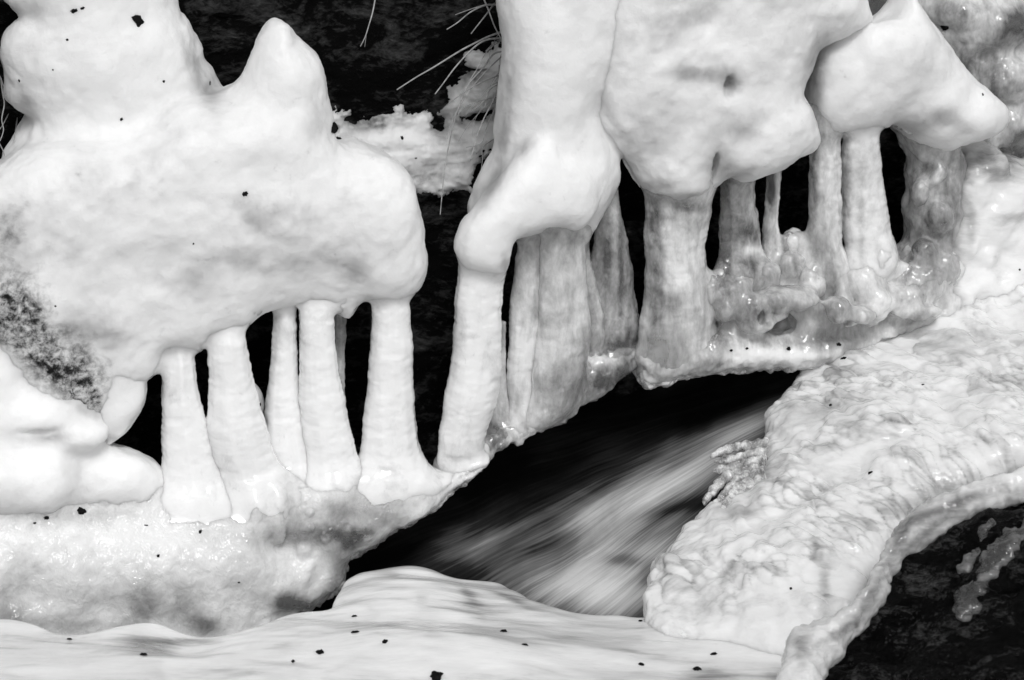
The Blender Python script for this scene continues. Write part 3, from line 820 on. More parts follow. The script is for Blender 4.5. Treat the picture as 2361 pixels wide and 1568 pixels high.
# the lumpy ledge under the right hand pillars
S2 = thing("ice_shelf", 1700, 860, 0.0, "lumpy grey ice ledge under the right pillars, with a black hole", "ice shelf")
ledge = [(1476, 800), (1540, 730), (1620, 690), (1650, 645), (1700, 640), (1780, 600), (1800, 585), (1830, 570), (1860, 600), (1900, 630), (1980, 640), (2060, 600), (2100, 560), (2210, 560), (2230, 700), (2150, 740), (2060, 765), (2000, 790), (1960, 815),
         (1925, 836), (1880, 842), (1850, 846), (1790, 848), (1770, 852), (1720, 850), (1650, 856), (1600, 862), (1560, 870), (1520, 885), (1490, 888), (1474, 870)]
rng = random.Random(9)
bl = [(1640, 660, 0.05, 0.03, 0.04, 0.03), (1760, 640, 0.03, 0.03, 0.035, 0.03), (1820, 610, 0.02, 0.032, 0.03, 0.03), (1830, 555, -0.01, 0.026, 0.03, 0.03),
      (1790, 690, 0.08, 0.055, 0.035, 0.04), (1850, 690, 0.08, 0.045, 0.03, 0.04), (1930, 715, 0.10, 0.034, 0.038, 0.035), (1990, 645, 0.06, 0.05, 0.045, 0.045), (2020, 690, 0.08, 0.042, 0.04, 0.04), (2030, 600, 0.06, 0.035, 0.04, 0.035),
      (1985, 725, 0.10, 0.04, 0.025, 0.04), (1720, 720, 0.07, 0.03, 0.045, 0.03), (1700, 640, 0.03, 0.028, 0.035, 0.03), (2090, 690, 0.06, 0.05, 0.04, 0.04), (2140, 650, 0.04, 0.04, 0.05, 0.04), (2120, 720, 0.08, 0.06, 0.02, 0.03)]
for k in range(40):
    u = rng.uniform(1660, 2150); v = rng.uniform(620, 745)
    r = rng.uniform(0.015, 0.03)
    bl.append((u, v, 0.02 + 0.0003 * (v - 560), r, r * rng.uniform(0.8, 1.3), r))
V, Q, at = solid(SH, [dict(p=ledge, o=-0.035, T=0.08, L=0.03, jag=(4, 14)), dict(p=[(1476, 800), (1560, 770), (1700, 765), (1850, 775), (1960, 770), (2060, 745), (2150, 720), (2200, 715), (2100, 760), (2000, 792), (1925, 836), (1850, 846), (1790, 850), (1720, 852),
      (1650, 858), (1560, 872), (1500, 888), (1474, 872)], o=0.0, T=0.08, L=0.025, jag=(7, 9))], 0.005, 0.03, blobs=bl,
    cuts=[(1803, 752, 0.06, 0.045, 0.024, 0.25), (1635, 748, 0.08, 0.016, 0.014, 0.12), (1668, 752, 0.08, 0.008, 0.01, 0.09), (1750, 730, 0.08, 0.009, 0.018, 0.09), (1957, 746, 0.09, 0.010, 0.007, 0.08)],
    disp=[(0.010, 0.07, 2, 111), (0.006, 0.025, 3, 112), (0.002, 0.01, 2, 113)], smooth=1,
    clear=[(1640, 760, 60, 40, 0.5), (1700, 700, 60, 60, 0.3), (1780, 720, 60, 40, 0.35), (1760, 620, 120, 60, 0.28), (1950, 700, 90, 50, 0.15), (1620, 830, 90, 24, 0.25), (1520, 850, 50, 40, 0.35), (1890, 770, 60, 20, 0.3), (1660, 640, 30, 60, 0.6), (2100, 620, 60, 60, 0.35),
           (1780, 790, 120, 12, 0.2), (1800, 820, 200, 14, -0.25), (1930, 715, 24, 28, 0.1), (2090, 740, 80, 16, 0.15), (1850, 610, 40, 20, 0.3, 50)])
link("ice_body", V, Q, M_GREY, S2, at)
fL = solid.field
edge = [(1474, 872), (1486, 894), (1522, 892), (1562, 876), (1600, 869), (1650, 862), (1720, 857), (1790, 855), (1850, 852), (1900, 846), (1935, 838), (1925, 828), (1850, 834), (1720, 838), (1620, 846), (1540, 862), (1505, 868)]
Ve, Qe, ae = solid(SH, [dict(p=edge, o=0.0, T=0.05, L=0.014, soft=0.006, jag=(7, 9))], 0.004, 0.02, disp=[(0.005, 0.03, 3, 36), (0.004, 0.012, 2, 37)], smooth=1)
link("ice_edge", Ve, Qe, M_EDGE, S2, ae)
colsC = [
    ([(395, 1495, 1640), (430, 1488, 1639), (500, 1489, 1636), (560, 1490, 1626), (620, 1490, 1630), (680, 1489, 1636), (740, 1483, 1640), (800, 1478, 1628), (840, 1478, 1600), (862, 1482, 1565)], 0.03, 0.26, 0.05),
    ([(380, 1666, 1735), (400, 1663, 1736), (450, 1660, 1739), (500, 1658, 1746), (550, 1656, 1752), (600, 1662, 1755), (660, 1676, 1756), (740, 1690, 1750), (780, 1690, 1750)], 0.0, 0.42, 0.06),
    ([(370, 1768, 1803), (390, 1766, 1801), (440, 1765, 1798), (500, 1763, 1796), (560, 1760, 1797), (620, 1754, 1804), (660, 1750, 1810)], -0.02, 0.4, 0.03)]
for i, (rows, o, ca, lp) in enumerate(colsC):
    uc = (rows[0][1] + rows[0][2]) / 2
    cl = [(uc, 600, 200, 500, ca), (uc - 45, 600, 14, 200, 0.2)]
    if i == 0: cl += [(1505, 620, 16, 260, 0.25), (1590, 475, 30, 14, 0.5), (1545, 690, 30, 16, 0.25), (1510, 830, 40, 60, 0.45), (1570, 600, 50, 120, -0.12)]
    if i == 1: cl += [(1675, 550, 10, 200, 0.45), (1725, 535, 30, 22, 0.25), (1730, 610, 24, 20, 0.2), (1735, 575, 20, 14, -0.4)]
    if i == 2: cl += [(1778, 430, 8, 40, 0.9), (1796, 450, 6, 120, -0.4)]
    V, Q, at = pillar(rows, o, [fC, (fL, 0.022 if i == 0 else 0.05)], 0.75, 0.06, 0.003, 81 + i, cl, lp * 0.08)
    link("ice_pillar", V, Q, M_GREY, Cc, at)

colsD = [
    ([(250, 1874, 1934), (280, 1872, 1936), (340, 1868, 1936), (420, 1865, 1937), (500, 1863, 1940), (580, 1866, 1941), (630, 1874, 1940), (670, 1882, 1942), (700, 1892, 1942)], 0.02, 0.2),
    ([(250, 1948, 2026), (290, 1945, 2026), (330, 1945, 2026), (400, 1943, 2031), (460, 1944, 2041), (520, 1945, 2049), (560, 1948, 2058), (600, 1955, 2066), (640, 1975, 2064), (665, 1990, 2050)], 0.025, 0.16)]
for i, (rows, o, ca) in enumerate(colsD):
    uc = (rows[0][1] + rows[0][2]) / 2
    cl = [(uc, 450, 200, 500, ca), (rows[0][1] + 2, 420, 12, 200, 0.35), (uc - 2, 520, 9, 120, 0.14)]
    V, Q, at = pillar(rows, o, [fD, (fL, 0.05)], 0.8, 0.05, 0.003, 101 + i, cl, 0.002)
    link("ice_pillar", V, Q, M_GREY if i == 0 else M_STALK, D, at)
hang = [(2055, 282), (2090, 290), (2140, 300), (2185, 300), (2215, 340), (2215, 440), (2215, 520), (2215, 640), (2110, 680), (2065, 620), (2085, 560), (2092, 520), (2085, 480), (2094, 440), (2090, 400), (2096, 370), (2082, 330)]
V, Q, at = solid(BANK, [dict(p=hang, o=-0.05, T=0.07, L=0.03)], 0.005, 0.02, blobs=[(2130, 580, 0.03, 0.03, 0.035, 0.03), (2170, 500, 0.02, 0.03, 0.04, 0.03), (2110, 640, 0.04, 0.035, 0.03, 0.03), (2180, 620, 0.03, 0.035, 0.04, 0.03), (2120, 440, 0.01, 0.02, 0.04, 0.03), (2160, 400, 0.01, 0.025, 0.03, 0.03)], fuse=[fD, fL], disp=[(0.012, 0.06, 3, 95), (0.004, 0.02, 2, 96)],
    clear=[(2130, 420, 80, 200, 0.4), (2110, 560, 50, 60, 0.3), (2140, 390, 30, 14, 0.3, -30)])
link("ice_curtain", V, Q, M_GREY, D, at)



# ice that coats the rock on the far right
E = thing("ice_mass", 2290, 700, -0.05, "bright bulging white ice mass against the right edge, above the rippled ice slope", "ice mass")
big = [(2200, 330), (2240, 318), (2275, 330), (2310, 350), (2360, 370), (2480, 380), (2480, 680), (2300, 705), (2210, 722), (2185, 700), (2150, 640), (2165, 590), (2195, 560), (2190, 500), (2182, 430), (2186, 370)]
V, Q, at = solid(BANK, [dict(p=big, o=-0.10, T=0.12, L=0.05)], 0.006, 0.03, fuse=[fD, fL], fk=0.04, blobs=[(2260, 650, 0.0, 0.06, 0.06, 0.05), (2350, 600, 0.0, 0.07, 0.06, 0.05), (2290, 520, 0.0, 0.08, 0.06, 0.04), (2240, 430, -0.02, 0.04, 0.07, 0.05), (2340, 450, -0.02, 0.07, 0.06, 0.04), (2220, 560, 0.0, 0.03, 0.05, 0.04), (2320, 670, 0.02, 0.05, 0.035, 0.04), (2225, 690, 0.03, 0.03, 0.03, 0.03), (2270, 590, 0.01, 0.03, 0.03, 0.04), (2380, 540, 0.0, 0.05, 0.05, 0.05), (2300, 390, 0.0, 0.03, 0.035, 0.03)],
    disp=[(0.014, 0.09, 2, 121), (0.009, 0.045, 2, 122), (0.003, 0.02, 2, 123)], clear=[(2200, 440, 30, 60, 0.4), (2190, 600, 40, 80, 0.4), (2270, 370, 80, 40, 0.35), (2240, 520, 14, 60, 0.25), (2300, 620, 16, 50, 0.2), (2340, 500, 60, 14, 0.2), (2170, 680, 30, 30, 0.35), (2340, 400, 40, 50, 0.2)])
link("ice_body", V, Q, M_SHEET, E, at)
E2 = thing("ice_crust", 2250, 330, -0.2, "grey dirty ice crust over rock in the upper right corner behind the peaked formation", "ice crust")
crust = [(2060, -330), (2560, -330), (2560, 420), (2340, 400), (2280, 380), (2200, 340), (2150, 260), (2100, 120)]
V, Q, at = solid(BANK, [dict(p=crust, o=-0.22, T=0.12, L=0.06)], 0.007, 0.03, fuse=[(fD, 0.06)], fm=0.09, blobs=[(2300, 60, -0.12, 0.08, 0.05, 0.05), (2330, 180, -0.12, 0.09, 0.06, 0.06), (2330, 290, -0.12, 0.06, 0.06, 0.06), (2220, 30, -0.12, 0.06, 0.04, 0.04), (2270, 330, -0.12, 0.03, 0.06, 0.05)],
    disp=[(0.03, 0.11, 3, 131), (0.009, 0.035, 3, 132)], clear=[(2200, 30, 60, 40, 0.5), (2260, 130, 80, 60, 0.42), (2350, 50, 40, 40, 0.9), (2355, 335, 24, 30, 1.0), (2290, 230, 60, 60, 0.3), (2200, 150, 40, 60, 0.4), (2340, 200, 50, 30, 0.05)])
link("ice_body", V, Q, M_GREY, E2, at)
E3 = thing("ice_crust", 2020, 40, -0.2, "small patch of dark dirty ice in the notch left of the shark fin peak", "ice crust")
V, Q, at = solid(BANK, [dict(p=[(1960, -60), (2100, -60), (2080, 20), (2040, 60), (1990, 60), (1965, 20)], o=-0.2, T=0.05, L=0.03)], 0.007, disp=[(0.02, 0.06, 3, 133)], clear=[(2020, 0, 90, 90, 0.85)])
link("ice_body", V, Q, M_GREY, E3, at)

# snow caught on the dark rock between the first two formations
G = thing("snow_patch", 1000, 420, -0.2, "ragged patch of thin snow on the dark rock between the left and middle formations", "snow")
sn = [(745, 270), (790, 265), (820, 285), (850, 275), (880, 262), (905, 250), (930, 262), (960, 268), (985, 262), (1005, 272), (1030, 250), (1045, 225), (1040, 205), (1060, 195), (1075, 175), (1100, 165), (1090, 150), (1080, 130), (1110, 122), (1170, 130),
      (1170, 320), (1140, 330), (1110, 345), (1090, 370), (1080, 400), (1075, 425), (1040, 430), (1010, 436), (975, 425), (940, 430), (900, 440), (760, 400)]
st = BANK.st(spline(sn, 8), -0.40)
gx = np.arange(st[:, 0].min() - 0.05, st[:, 0].max() + 0.05, 0.003); gy = np.arange(st[:, 1].min() - 0.05, st[:, 1].max() + 0.05, 0.003)
GX, GY = np.meshgrid(gx, gy, indexing='ij')
msk = poly_dist(st, GX, GY)
for u, v, ru, rv in [(1010, 284, 14, 16), (805, 272, 32, 14), (1105, 268, 45, 18), (1085, 162, 55, 5), (770, 295, 14, 12), (1105, 390, 24, 55), (1050, 165, 40, 20), (880, 255, 40, 10)]:
    s_ = BANK.st([(u, v)], -0.40)[0]
    msk = np.minimum(msk, 0.03 * (np.sqrt(((GX - s_[0]) / ru * 1000) ** 2 + ((GY - s_[1]) / rv * 1000) ** 2) - 1))
msk = msk.ravel()
base_ = bank_surface(GX.ravel(), GY.ravel())
q3 = np.stack([GX.ravel(), GY.ravel(), 0 * msk], 1)
m2 = msk + 0.035 * fbm(q3 / 0.05, 141, 5, 0.75) + 0.006
V = base_ + (np.clip(m2, -0.02, 0.02) * 0.35 + 0.004 * fbm(q3 / 0.014, 143, 4, 0.7))[:, None] * BANK.n
Q = grid_mesh(len(gx), len(gy))
at = {"clear": patches(to_px(V), [(960, 395, 70, 20, 0.3), (1030, 300, 50, 60, 0.3), (850, 290, 70, 20, 0.35), (1100, 180, 60, 60, 0.3), (900, 420, 60, 20, 0.3)]) + 0.35 * np.clip(1 - m2 / 0.02, 0, 1),
      "moss": 0.02 + patches(to_px(V), [(1030, 310, 60, 70, 0.3), (1090, 180, 80, 60, 0.3), (850, 280, 80, 22, 0.4), (960, 410, 120, 24, 0.3)])}
link("snow_body", V, Q, M_SNOW, G, at)

# ------------------------------------------------------------------ near bank: rippled slope, foreground sheet, lip, rock
SLOPE = frame3((1925, 840, 0.50), (1500, 1390, -0.38), (2361, 1120, -0.22))
slope = [(1930, 836), (1985, 803), (2030, 772), (2120, 745), (2200, 714), (2240, 702), (2361, 675), (2520, 640), (2520, 1090), (2361, 1110), (2260, 1150), (2160, 1190), (2100, 1240), (2060, 1290), (2030, 1350), (1990, 1430), (1900, 1480), (1850, 1530),
         (1560, 1520), (1500, 1490), (1488, 1440), (1490, 1415), (1500, 1390), (1502, 1360), (1512, 1338), (1532, 1303), (1570, 1270), (1600, 1242), (1650, 1216), (1692, 1203), (1720, 1190), (1745, 1160), (1760, 1100), (1770, 1050), (1775, 1005), (1792, 985), (1812, 960), (1820, 930),
         (1846, 900), (1856, 880), (1900, 856)]
def scales(a, b):
    """overlapping rounded scales of frozen overflow, large and small, dying out into smooth glaze"""
    q = np.stack([a, b, 0 * a], 1)
    q = q + 0.03 * np.stack([fbm(q / 0.12, 5, 2), fbm(q / 0.12, 6, 2), 0 * a], 1)
    f1, f2, i1 = worley(q / np.array([0.13, 0.045, 1]), 3)
    g1, g2, j1 = worley(q / np.array([0.06, 0.024, 1]), 8)
    m1 = np.clip(fbm(q / 0.22, 15, 2) * 1.6 + 0.6, 0.1, 1); m2 = np.clip(fbm(q / 0.17, 16, 2) * 2.0 + 0.55, 0.1, 1)
    h = m1 * (0.012 + 0.012 * i1) * np.clip(1 - f1 ** 2 * 1.3, 0, 1) + m2 * (0.008 + 0.011 * j1) * np.clip(1 - g1 ** 2 * 1.4, 0, 1)
    st = q @ np.array([0.35, 1.0, 0]) / 0.09 + 1.2 * fbm(q / 0.3, 19, 2)
    fr = st - np.floor(st)
    h = h + 0.010 * (1 - m2) * (fr ** 2 * (1 - fr) * 6 - 0.5)
    return h + 0.03 * fbm(q / np.array([0.35, 0.16, 1]), 12, 2), (i1 - 0.5) * m1 * 0.5 + (j1 - 0.5) * m2 * 0.4 + 0.35 * m2 * np.clip(1 - (g2 - g1) / 0.2, 0, 1)
def cells(X, Y):
    return scales(X.ravel(), Y.ravel())[0].reshape(X.shape)
F1 = empty("ice_slope", SLOPE.hit([(1900, 1300)])[0], "rippled white ice slope of scaly cells falling from the right to the stream", "ice slope")
V, Q, at = solid(SLOPE, [dict(p=slope, o=-0.02, T=0.06, L=0.025, soft=0.012, jag=(6, 24))], 0.005, 0.02, fn=cells, attr=lambda a, b: 0.5 * scales(a, b)[1],
    warp=[(1980, 1100, 0.05, 0.3, 0.25), (1700, 1330, 0.03, 0.2, 0.15), (1890, 1200, -0.02, 0.03, 0.25)],
    disp=[(0.004, 0.02, 2, 151, (1.6, 1, 1))], smooth=1,
    clear=[(1740, 1060, 50, 70, 0.3), (1690, 1300, 12, 60, 0.3, 30), (1900, 1340, 18, 60, 0.35), (1880, 1250, 12, 60, 0.25), (1720, 1400, 140, 30, 0.2), (2100, 1160, 160, 30, 0.25, -20), (2200, 930, 140, 24, 0.12, -14), (1900, 1030, 90, 20, 0.14, -20), (2010, 1000, 100, 30, 0.12), (1560, 1340, 60, 30, 0.12),
           (1930, 840, 30, 30, 0.2), (1700, 1180, 60, 20, 0.2), (2050, 800, 80, 20, 0.1)])
link("ice_sheet", V, Q, M_SHEET, F1, at)

FORE = frame3((800, 1420, -0.44), (300, 1560, -0.86), (1700, 1500, -0.62))
fore = [(-150, 1425), (-60, 1430), (0, 1431), (40, 1434), (90, 1444), (140, 1458), (200, 1462), (260, 1452), (320, 1441), (370, 1440), (420, 1454), (480, 1464), (540, 1460), (590, 1448), (640, 1430), (700, 1423), (745, 1423), (762, 1405), (775, 1376), (800, 1345),
        (850, 1325), (890, 1315), (920, 1303), (960, 1300), (1000, 1316), (1050, 1341), (1110, 1345), (1160, 1350), (1210, 1375), (1240, 1395), (1270, 1405), (1320, 1418), (1380, 1424), (1430, 1424), (1480, 1430), (1560, 1422), (1640, 1430), (1760, 1440), (1850, 1450),
        (1900, 1480), (1850, 1560), (1820, 1680), (1400, 1760), (-150, 1760)]
fore = [(u, v + (14 if v < 1470 else 0)) for u, v in fore]
F2 = empty("ice_sheet", FORE.hit([(800, 1540)])[0], "smooth milky ice sheet along the bottom with dark specks and a rounded hump", "ice sheet")
V, Q, at = solid(FORE, [dict(p=fore, o=-0.02, T=0.035, L=0.03, soft=0.012)], 0.0055, 0.02,
    warp=[(950, 1400, 0.025, 0.14, 0.14), (1000, 1510, 0.03, 0.3, 0.12), (450, 1490, -0.02, 0.1, 0.1)],
    disp=[(0.014, 0.14, 3, 161, (2.2, 1, 1)), (0.0015, 0.03, 2, 162, (2.5, 1.5, 1))],
    clear=[(q[0], q[1], q[2], q[3], q[4] * 1.25) + tuple(q[5:]) for q in [(340, 1488, 70, 22, 0.6, 8), (440, 1478, 80, 10, 0.35), (160, 1470, 60, 10, 0.2), (1100, 1410, 60, 30, 0.2, 20), (1080, 1370, 30, 14, 0.25, 40), (890, 1440, 60, 8, 0.2), (1180, 1380, 60, 10, 0.25, 25), (650, 1490, 60, 16, 0.14), (520, 1550, 140, 12, 0.12), (1450, 1500, 140, 12, 0.14, 12), (1560, 1450, 60, 16, 0.2), (1620, 1560, 80, 20, 0.2), (1300, 1470, 60, 10, 0.15)]])
link("ice_body", V, Q, M_FORE, F2, at)

NEAR = frame3((2361, 1130, -0.62), (1850, 1560, -0.95), (2361, 1568, -1.12))
F3 = empty("ice_lip", NEAR.hit([(1950, 1480)])[0], "glassy rolled lip of ice along the edge of the wet black rock, lower right", "ice lip")
lip = [(2480, 1060), (2361, 1098), (2260, 1128), (2150, 1168), (2095, 1205), (2050, 1258), (2020, 1318), (1992, 1372), (1950, 1420), (1900, 1445), (1850, 1463), (1822, 1492), (1808, 1540), (1795, 1620), (1870, 1620), (1900, 1540), (1940, 1500), (1955, 1470),
       (1985, 1435), (2025, 1395), (2045, 1365), (2050, 1325), (2080, 1285), (2115, 1268), (2155, 1240), (2205, 1205), (2255, 1185), (2305, 1160), (2361, 1135), (2480, 1095)]
V, Q, at = solid(NEAR, [dict(p=lip, o=0.02, T=0.05, L=0.015, soft=0.01, jag=(7, 18))], 0.0045, 0.02, disp=[(0.008, 0.05, 3, 171), (0.006, 0.018, 3, 172)], smooth=1,
    clear=[(2050, 1300, 500, 500, 0.25), (2180, 1170, 120, 12, 0.35, -22), (2070, 1250, 14, 60, 0.3, 30), (2010, 1370, 14, 60, 0.3, 30), (1850, 1500, 20, 50, 0.2), (2140, 1225, 70, 10, 0.25, -38), (1960, 1450, 40, 12, 0.4, -40), (1910, 1470, 60, 12, 0.2, -30)])
link("ice_sheet", V, Q, M_SHEET, F3, at)
F4 = empty("rock", NEAR.hit([(2150, 1560)])[0], "wet black rock in the lower right corner with streaks of ice", "rock")
rk = [(2480, 1080), (2361, 1128), (2300, 1155), (2250, 1180), (2200, 1205), (2150, 1235), (2105, 1260), (2065, 1285), (2040, 1325), (2030, 1365), (2005, 1400), (1975, 1435), (1945, 1470), (1930, 1505), (1885, 1535), (1850, 1580), (1840, 1700), (2100, 1760), (2520, 1760), (2520, 1100)]
V, Q, at = solid(NEAR, [dict(p=rk, o=-0.085, T=0.09, L=0.05)], 0.006, 0.02, disp=[(0.035, 0.12, 3, 181), (0.014, 0.035, 4, 182)], smooth=1)
link("rock_body", V, Q, M_NEAR, F4)
for pts, lab, sd_ in (
    ([(2294, 1222), (2301, 1238), (2272, 1268), (2258, 1290), (2234, 1316), (2212, 1330), (2203, 1318), (2205, 1306), (2235, 1285), (2266, 1254), (2290, 1226)], "short thin streak of ice on the wet black rock, beside the larger ice patch", 191),
    ([(2420, 1200), (2361, 1234), (2323, 1248), (2283, 1285), (2262, 1316), (2258, 1334), (2238, 1360), (2222, 1360), (2203, 1378), (2200, 1418), (2222, 1452), (2238, 1440), (2258, 1420), (2262, 1402), (2282, 1388), (2286, 1364), (2306, 1340), (2334, 1306), (2361, 1272), (2420, 1240)], "large branching patch of clear ice on the wet black rock in the lower right", 192)):
    o = empty("ice_streak", NEAR.hit([pts[5]], 0.06)[0], lab, "ice patch", "ice streaks on the black rock")
    V, Q, at = solid(NEAR, [dict(p=pts, o=0.003, T=0.02, L=0.012, soft=0.006, jag=(10, 14))], 0.004, 0.01, disp=[(0.035, 0.12, 3, 181), (0.012, 0.03, 3, sd_), (0.004, 0.01, 2, sd_)], smooth=1, clear=[(2250, 1330, 400, 400, 0.7), (2240, 1370, 40, 14, 0.5), (2290, 1290, 50, 12, 0.4, -45)])
    link("ice_sheet", V, Q, M_SHEET, o, at)

# ------------------------------------------------------------------ clear icicle claws over the water
CL = empty("icicle_claw", SLOPE.hit([(1700, 1100)], 0.06)[0], "clear glassy icicle claws jutting from the ice slope over the rushing water", "icicles")
claws = [([(1775, 1022), (1730, 1026), (1690, 1034), (1655, 1046), (1636, 1056)], 0.020, 0.010), ([(1775, 1040), (1720, 1050), (1680, 1060), (1645, 1062)], 0.018, 0.009),
         ([(1770, 1062), (1715, 1068), (1680, 1078), (1645, 1084)], 0.018, 0.011), ([(1770, 1078), (1715, 1086), (1680, 1096), (1652, 1122), (1630, 1150), (1624, 1166)], 0.024, 0.011),
         ([(1765, 1092), (1715, 1104), (1682, 1128), (1658, 1160), (1640, 1176)], 0.024, 0.012), ([(1765, 1104), (1715, 1120), (1688, 1145), (1668, 1172), (1660, 1188)], 0.024, 0.010),
         ([(1770, 1112), (1735, 1128), (1705, 1142), (1685, 1165)], 0.022, 0.010), ([(1775, 1135), (1745, 1142), (1722, 1146)], 0.018, 0.010)]
for k, (c, r0, r1) in enumerate(claws):
    r0, r1 = r0 * 0.7, r1 * 0.75
    c = spline(c, 3, closed=False); m = len(c); seg = 14
    pts = SLOPE.hit(c, 0.05 + 0.008 * (k % 3)); rr = np.linspace(r0, r1, m)
    rr = rr * np.sqrt(np.clip((m - 1 - np.arange(m)) / 5.0, 0.02, 1)) * (0.8 + 0.4 * np.abs(np.sin(np.arange(m) * 0.45 + k)))
    t = np.gradient(pts, axis=0); t /= np.linalg.norm(t, axis=1)[:, None]
    a = np.cross(t, SLOPE.n); a /= np.linalg.norm(a, axis=1)[:, None]; b = np.cross(t, a)
    th = np.arange(seg) / seg * 2 * math.pi
    V = (pts[:, None] + rr[:, None, None] * (a[:, None] * np.cos(th)[None, :, None] + b[:, None] * np.sin(th)[None, :, None])).reshape(-1, 3)
    V = V + 0.005 * np.stack([fbm(V / 0.022, 210 + k + q, 3) for q in (0, 40, 80)], 1)
    i = np.arange(m - 1)[:, None] * seg; j = np.arange(seg)[None]; j2 = (j + 1) % seg
    Q = np.stack([(i + j).ravel(), (i + j2).ravel(), (i + seg + j2).ravel(), (i + seg + j).ravel()], 1).tolist()
    Q.append(list(range(seg))[::-1]); Q.append([(m - 1) * seg + q for q in range(seg)])
    link("icicle", V, Q, M_EDGE, CL)

# ------------------------------------------------------------------ dry grass
def tuft(u, v, o, label, blades, root=-0.2):
    t = thing("grass_tuft", u, v, o, label, "dry grass", "dry grass hanging from the rock")
    for px, r in blades:
        V, Q = blade_mesh(px, root, root + 0.12, r * 1.35, r * 0.7)
        link("blade", V, Q, M_GRASS, t)

tuft(1150, 120, -0.2, "tuft of long dry grass stems hanging across the snow beside the middle formation", [
    ([(1160, 72), (1125, 85), (1100, 97), (1060, 118), (1000, 155), (960, 178), (915, 207)], 0.0020), ([(1160, 88), (1122, 92), (1090, 112), (1050, 155), (1020, 195), (1003, 217)], 0.0019),
    ([(1162, 118), (1138, 125), (1115, 155), (1080, 195), (1060, 240), (1045, 290), (1030, 360), (1022, 420), (1015, 495)], 0.0017), ([(1162, 125), (1120, 165), (1090, 200), (1060, 245), (1040, 285), (1032, 320)], 0.0013),
    ([(1152, 150), (1150, 185), (1140, 225), (1115, 275), (1100, 315), (1085, 370)], 0.0017), ([(1160, 170), (1110, 190), (1075, 210), (1040, 235), (1020, 252)], 0.0013),
    ([(1155, 12), (1120, 12), (1085, 28), (1055, 52), (1030, 68)], 0.0018), ([(1160, 15), (1130, 10), (1095, 18), (1050, 34)], 0.0012), ([(1112, -10), (1125, 20), (1140, 60), (1155, 90), (1160, 110)], 0.0016),
    ([(1140, 8), (1120, 35), (1100, 60), (1086, 78)], 0.0018), ([(1145, 240), (1120, 300), (1110, 330), (1075, 340)], 0.0010), ([(1140, 320), (1114, 340), (1112, 370), (1108, 405)], 0.0010), ([(1160, 90), (1140, 98), (1120, 118)], 0.0014), ([(1162, 222), (1113, 231), (1066, 250), (1056, 268)], 0.0010), ([(1162, 185), (1130, 199), (1103, 229), (1078, 259)], 0.0009), ([(1162, 158), (1143, 176), (1125, 211), (1119, 246)], 0.0010), ([(1162, 229), (1118, 249), (1080, 289), (1056, 328)], 0.0007), ([(1162, 66), (1146, 84), (1130, 120), (1129, 157)], 0.0008), ([(1162, 211), (1128, 231), (1097, 272), (1089, 313)], 0.0006), ([(1162, 115), (1153, 134), (1151, 172), (1121, 211)], 0.0009), ([(1162, 90), (1125, 116), (1095, 167), (1060, 218)], 0.0011), ([(1162, 189), (1132, 205), (1111, 237), (1068, 268)], 0.0011)])
tuft(860, -10, -0.2, "single forked dry grass stem hanging alone against the black rock near the top", [([(868, -20), (860, 25), (850, 60), (842, 85), (831, 107)], 0.0016), ([(845, 75), (843, 92), (841, 108)], 0.0012)])
tuft(10, 330, -0.22, "sparse dry grass blades at the left edge below the upper white mound", [
    ([(2, 180), (6, 215), (10, 240), (4, 275), (8, 300), (0, 325)], 0.0014), ([(20, 262), (5, 290), (-10, 310)], 0.0012), ([(40, 272), (36, 300), (30, 330)], 0.0012), ([(-8, 320), (6, 345), (12, 365)], 0.0012), ([(0, 175), (10, 205), (14, 225)], 0.001)])

# ------------------------------------------------------------------ dark leaf bits and grit lying on the ice
from mathutils.bvhtree import BVHTree
dg = bpy.context.evaluated_depsgraph_get(); dg.update()
trees = []
for o in list(SC.objects):
    if o.type == 'MESH' and o.name.split('.')[0] not in ("blade", "water", "ground"):
        mw = o.matrix_world
        base = np.array(o.parent.location if o.parent else o.location)
        vs = np.empty(len(o.data.vertices) * 3, np.float32); o.data.vertices.foreach_get("co", vs)
        trees.append((BVHTree.FromPolygons((vs.reshape(-1, 3) + base).tolist(), [p.vertices[:] for p in o.data.polygons])))

def surface_at(u, v):
    r = rays([(u, v)])[0]; r = Vector(r / np.linalg.norm(r)); best = None
    for t in trees:
        h = t.ray_cast(Vector(CAM), r)
        if h[0] is not None and (best is None or h[3] < best[2]): best = (h[0], h[1], h[3])
    return best

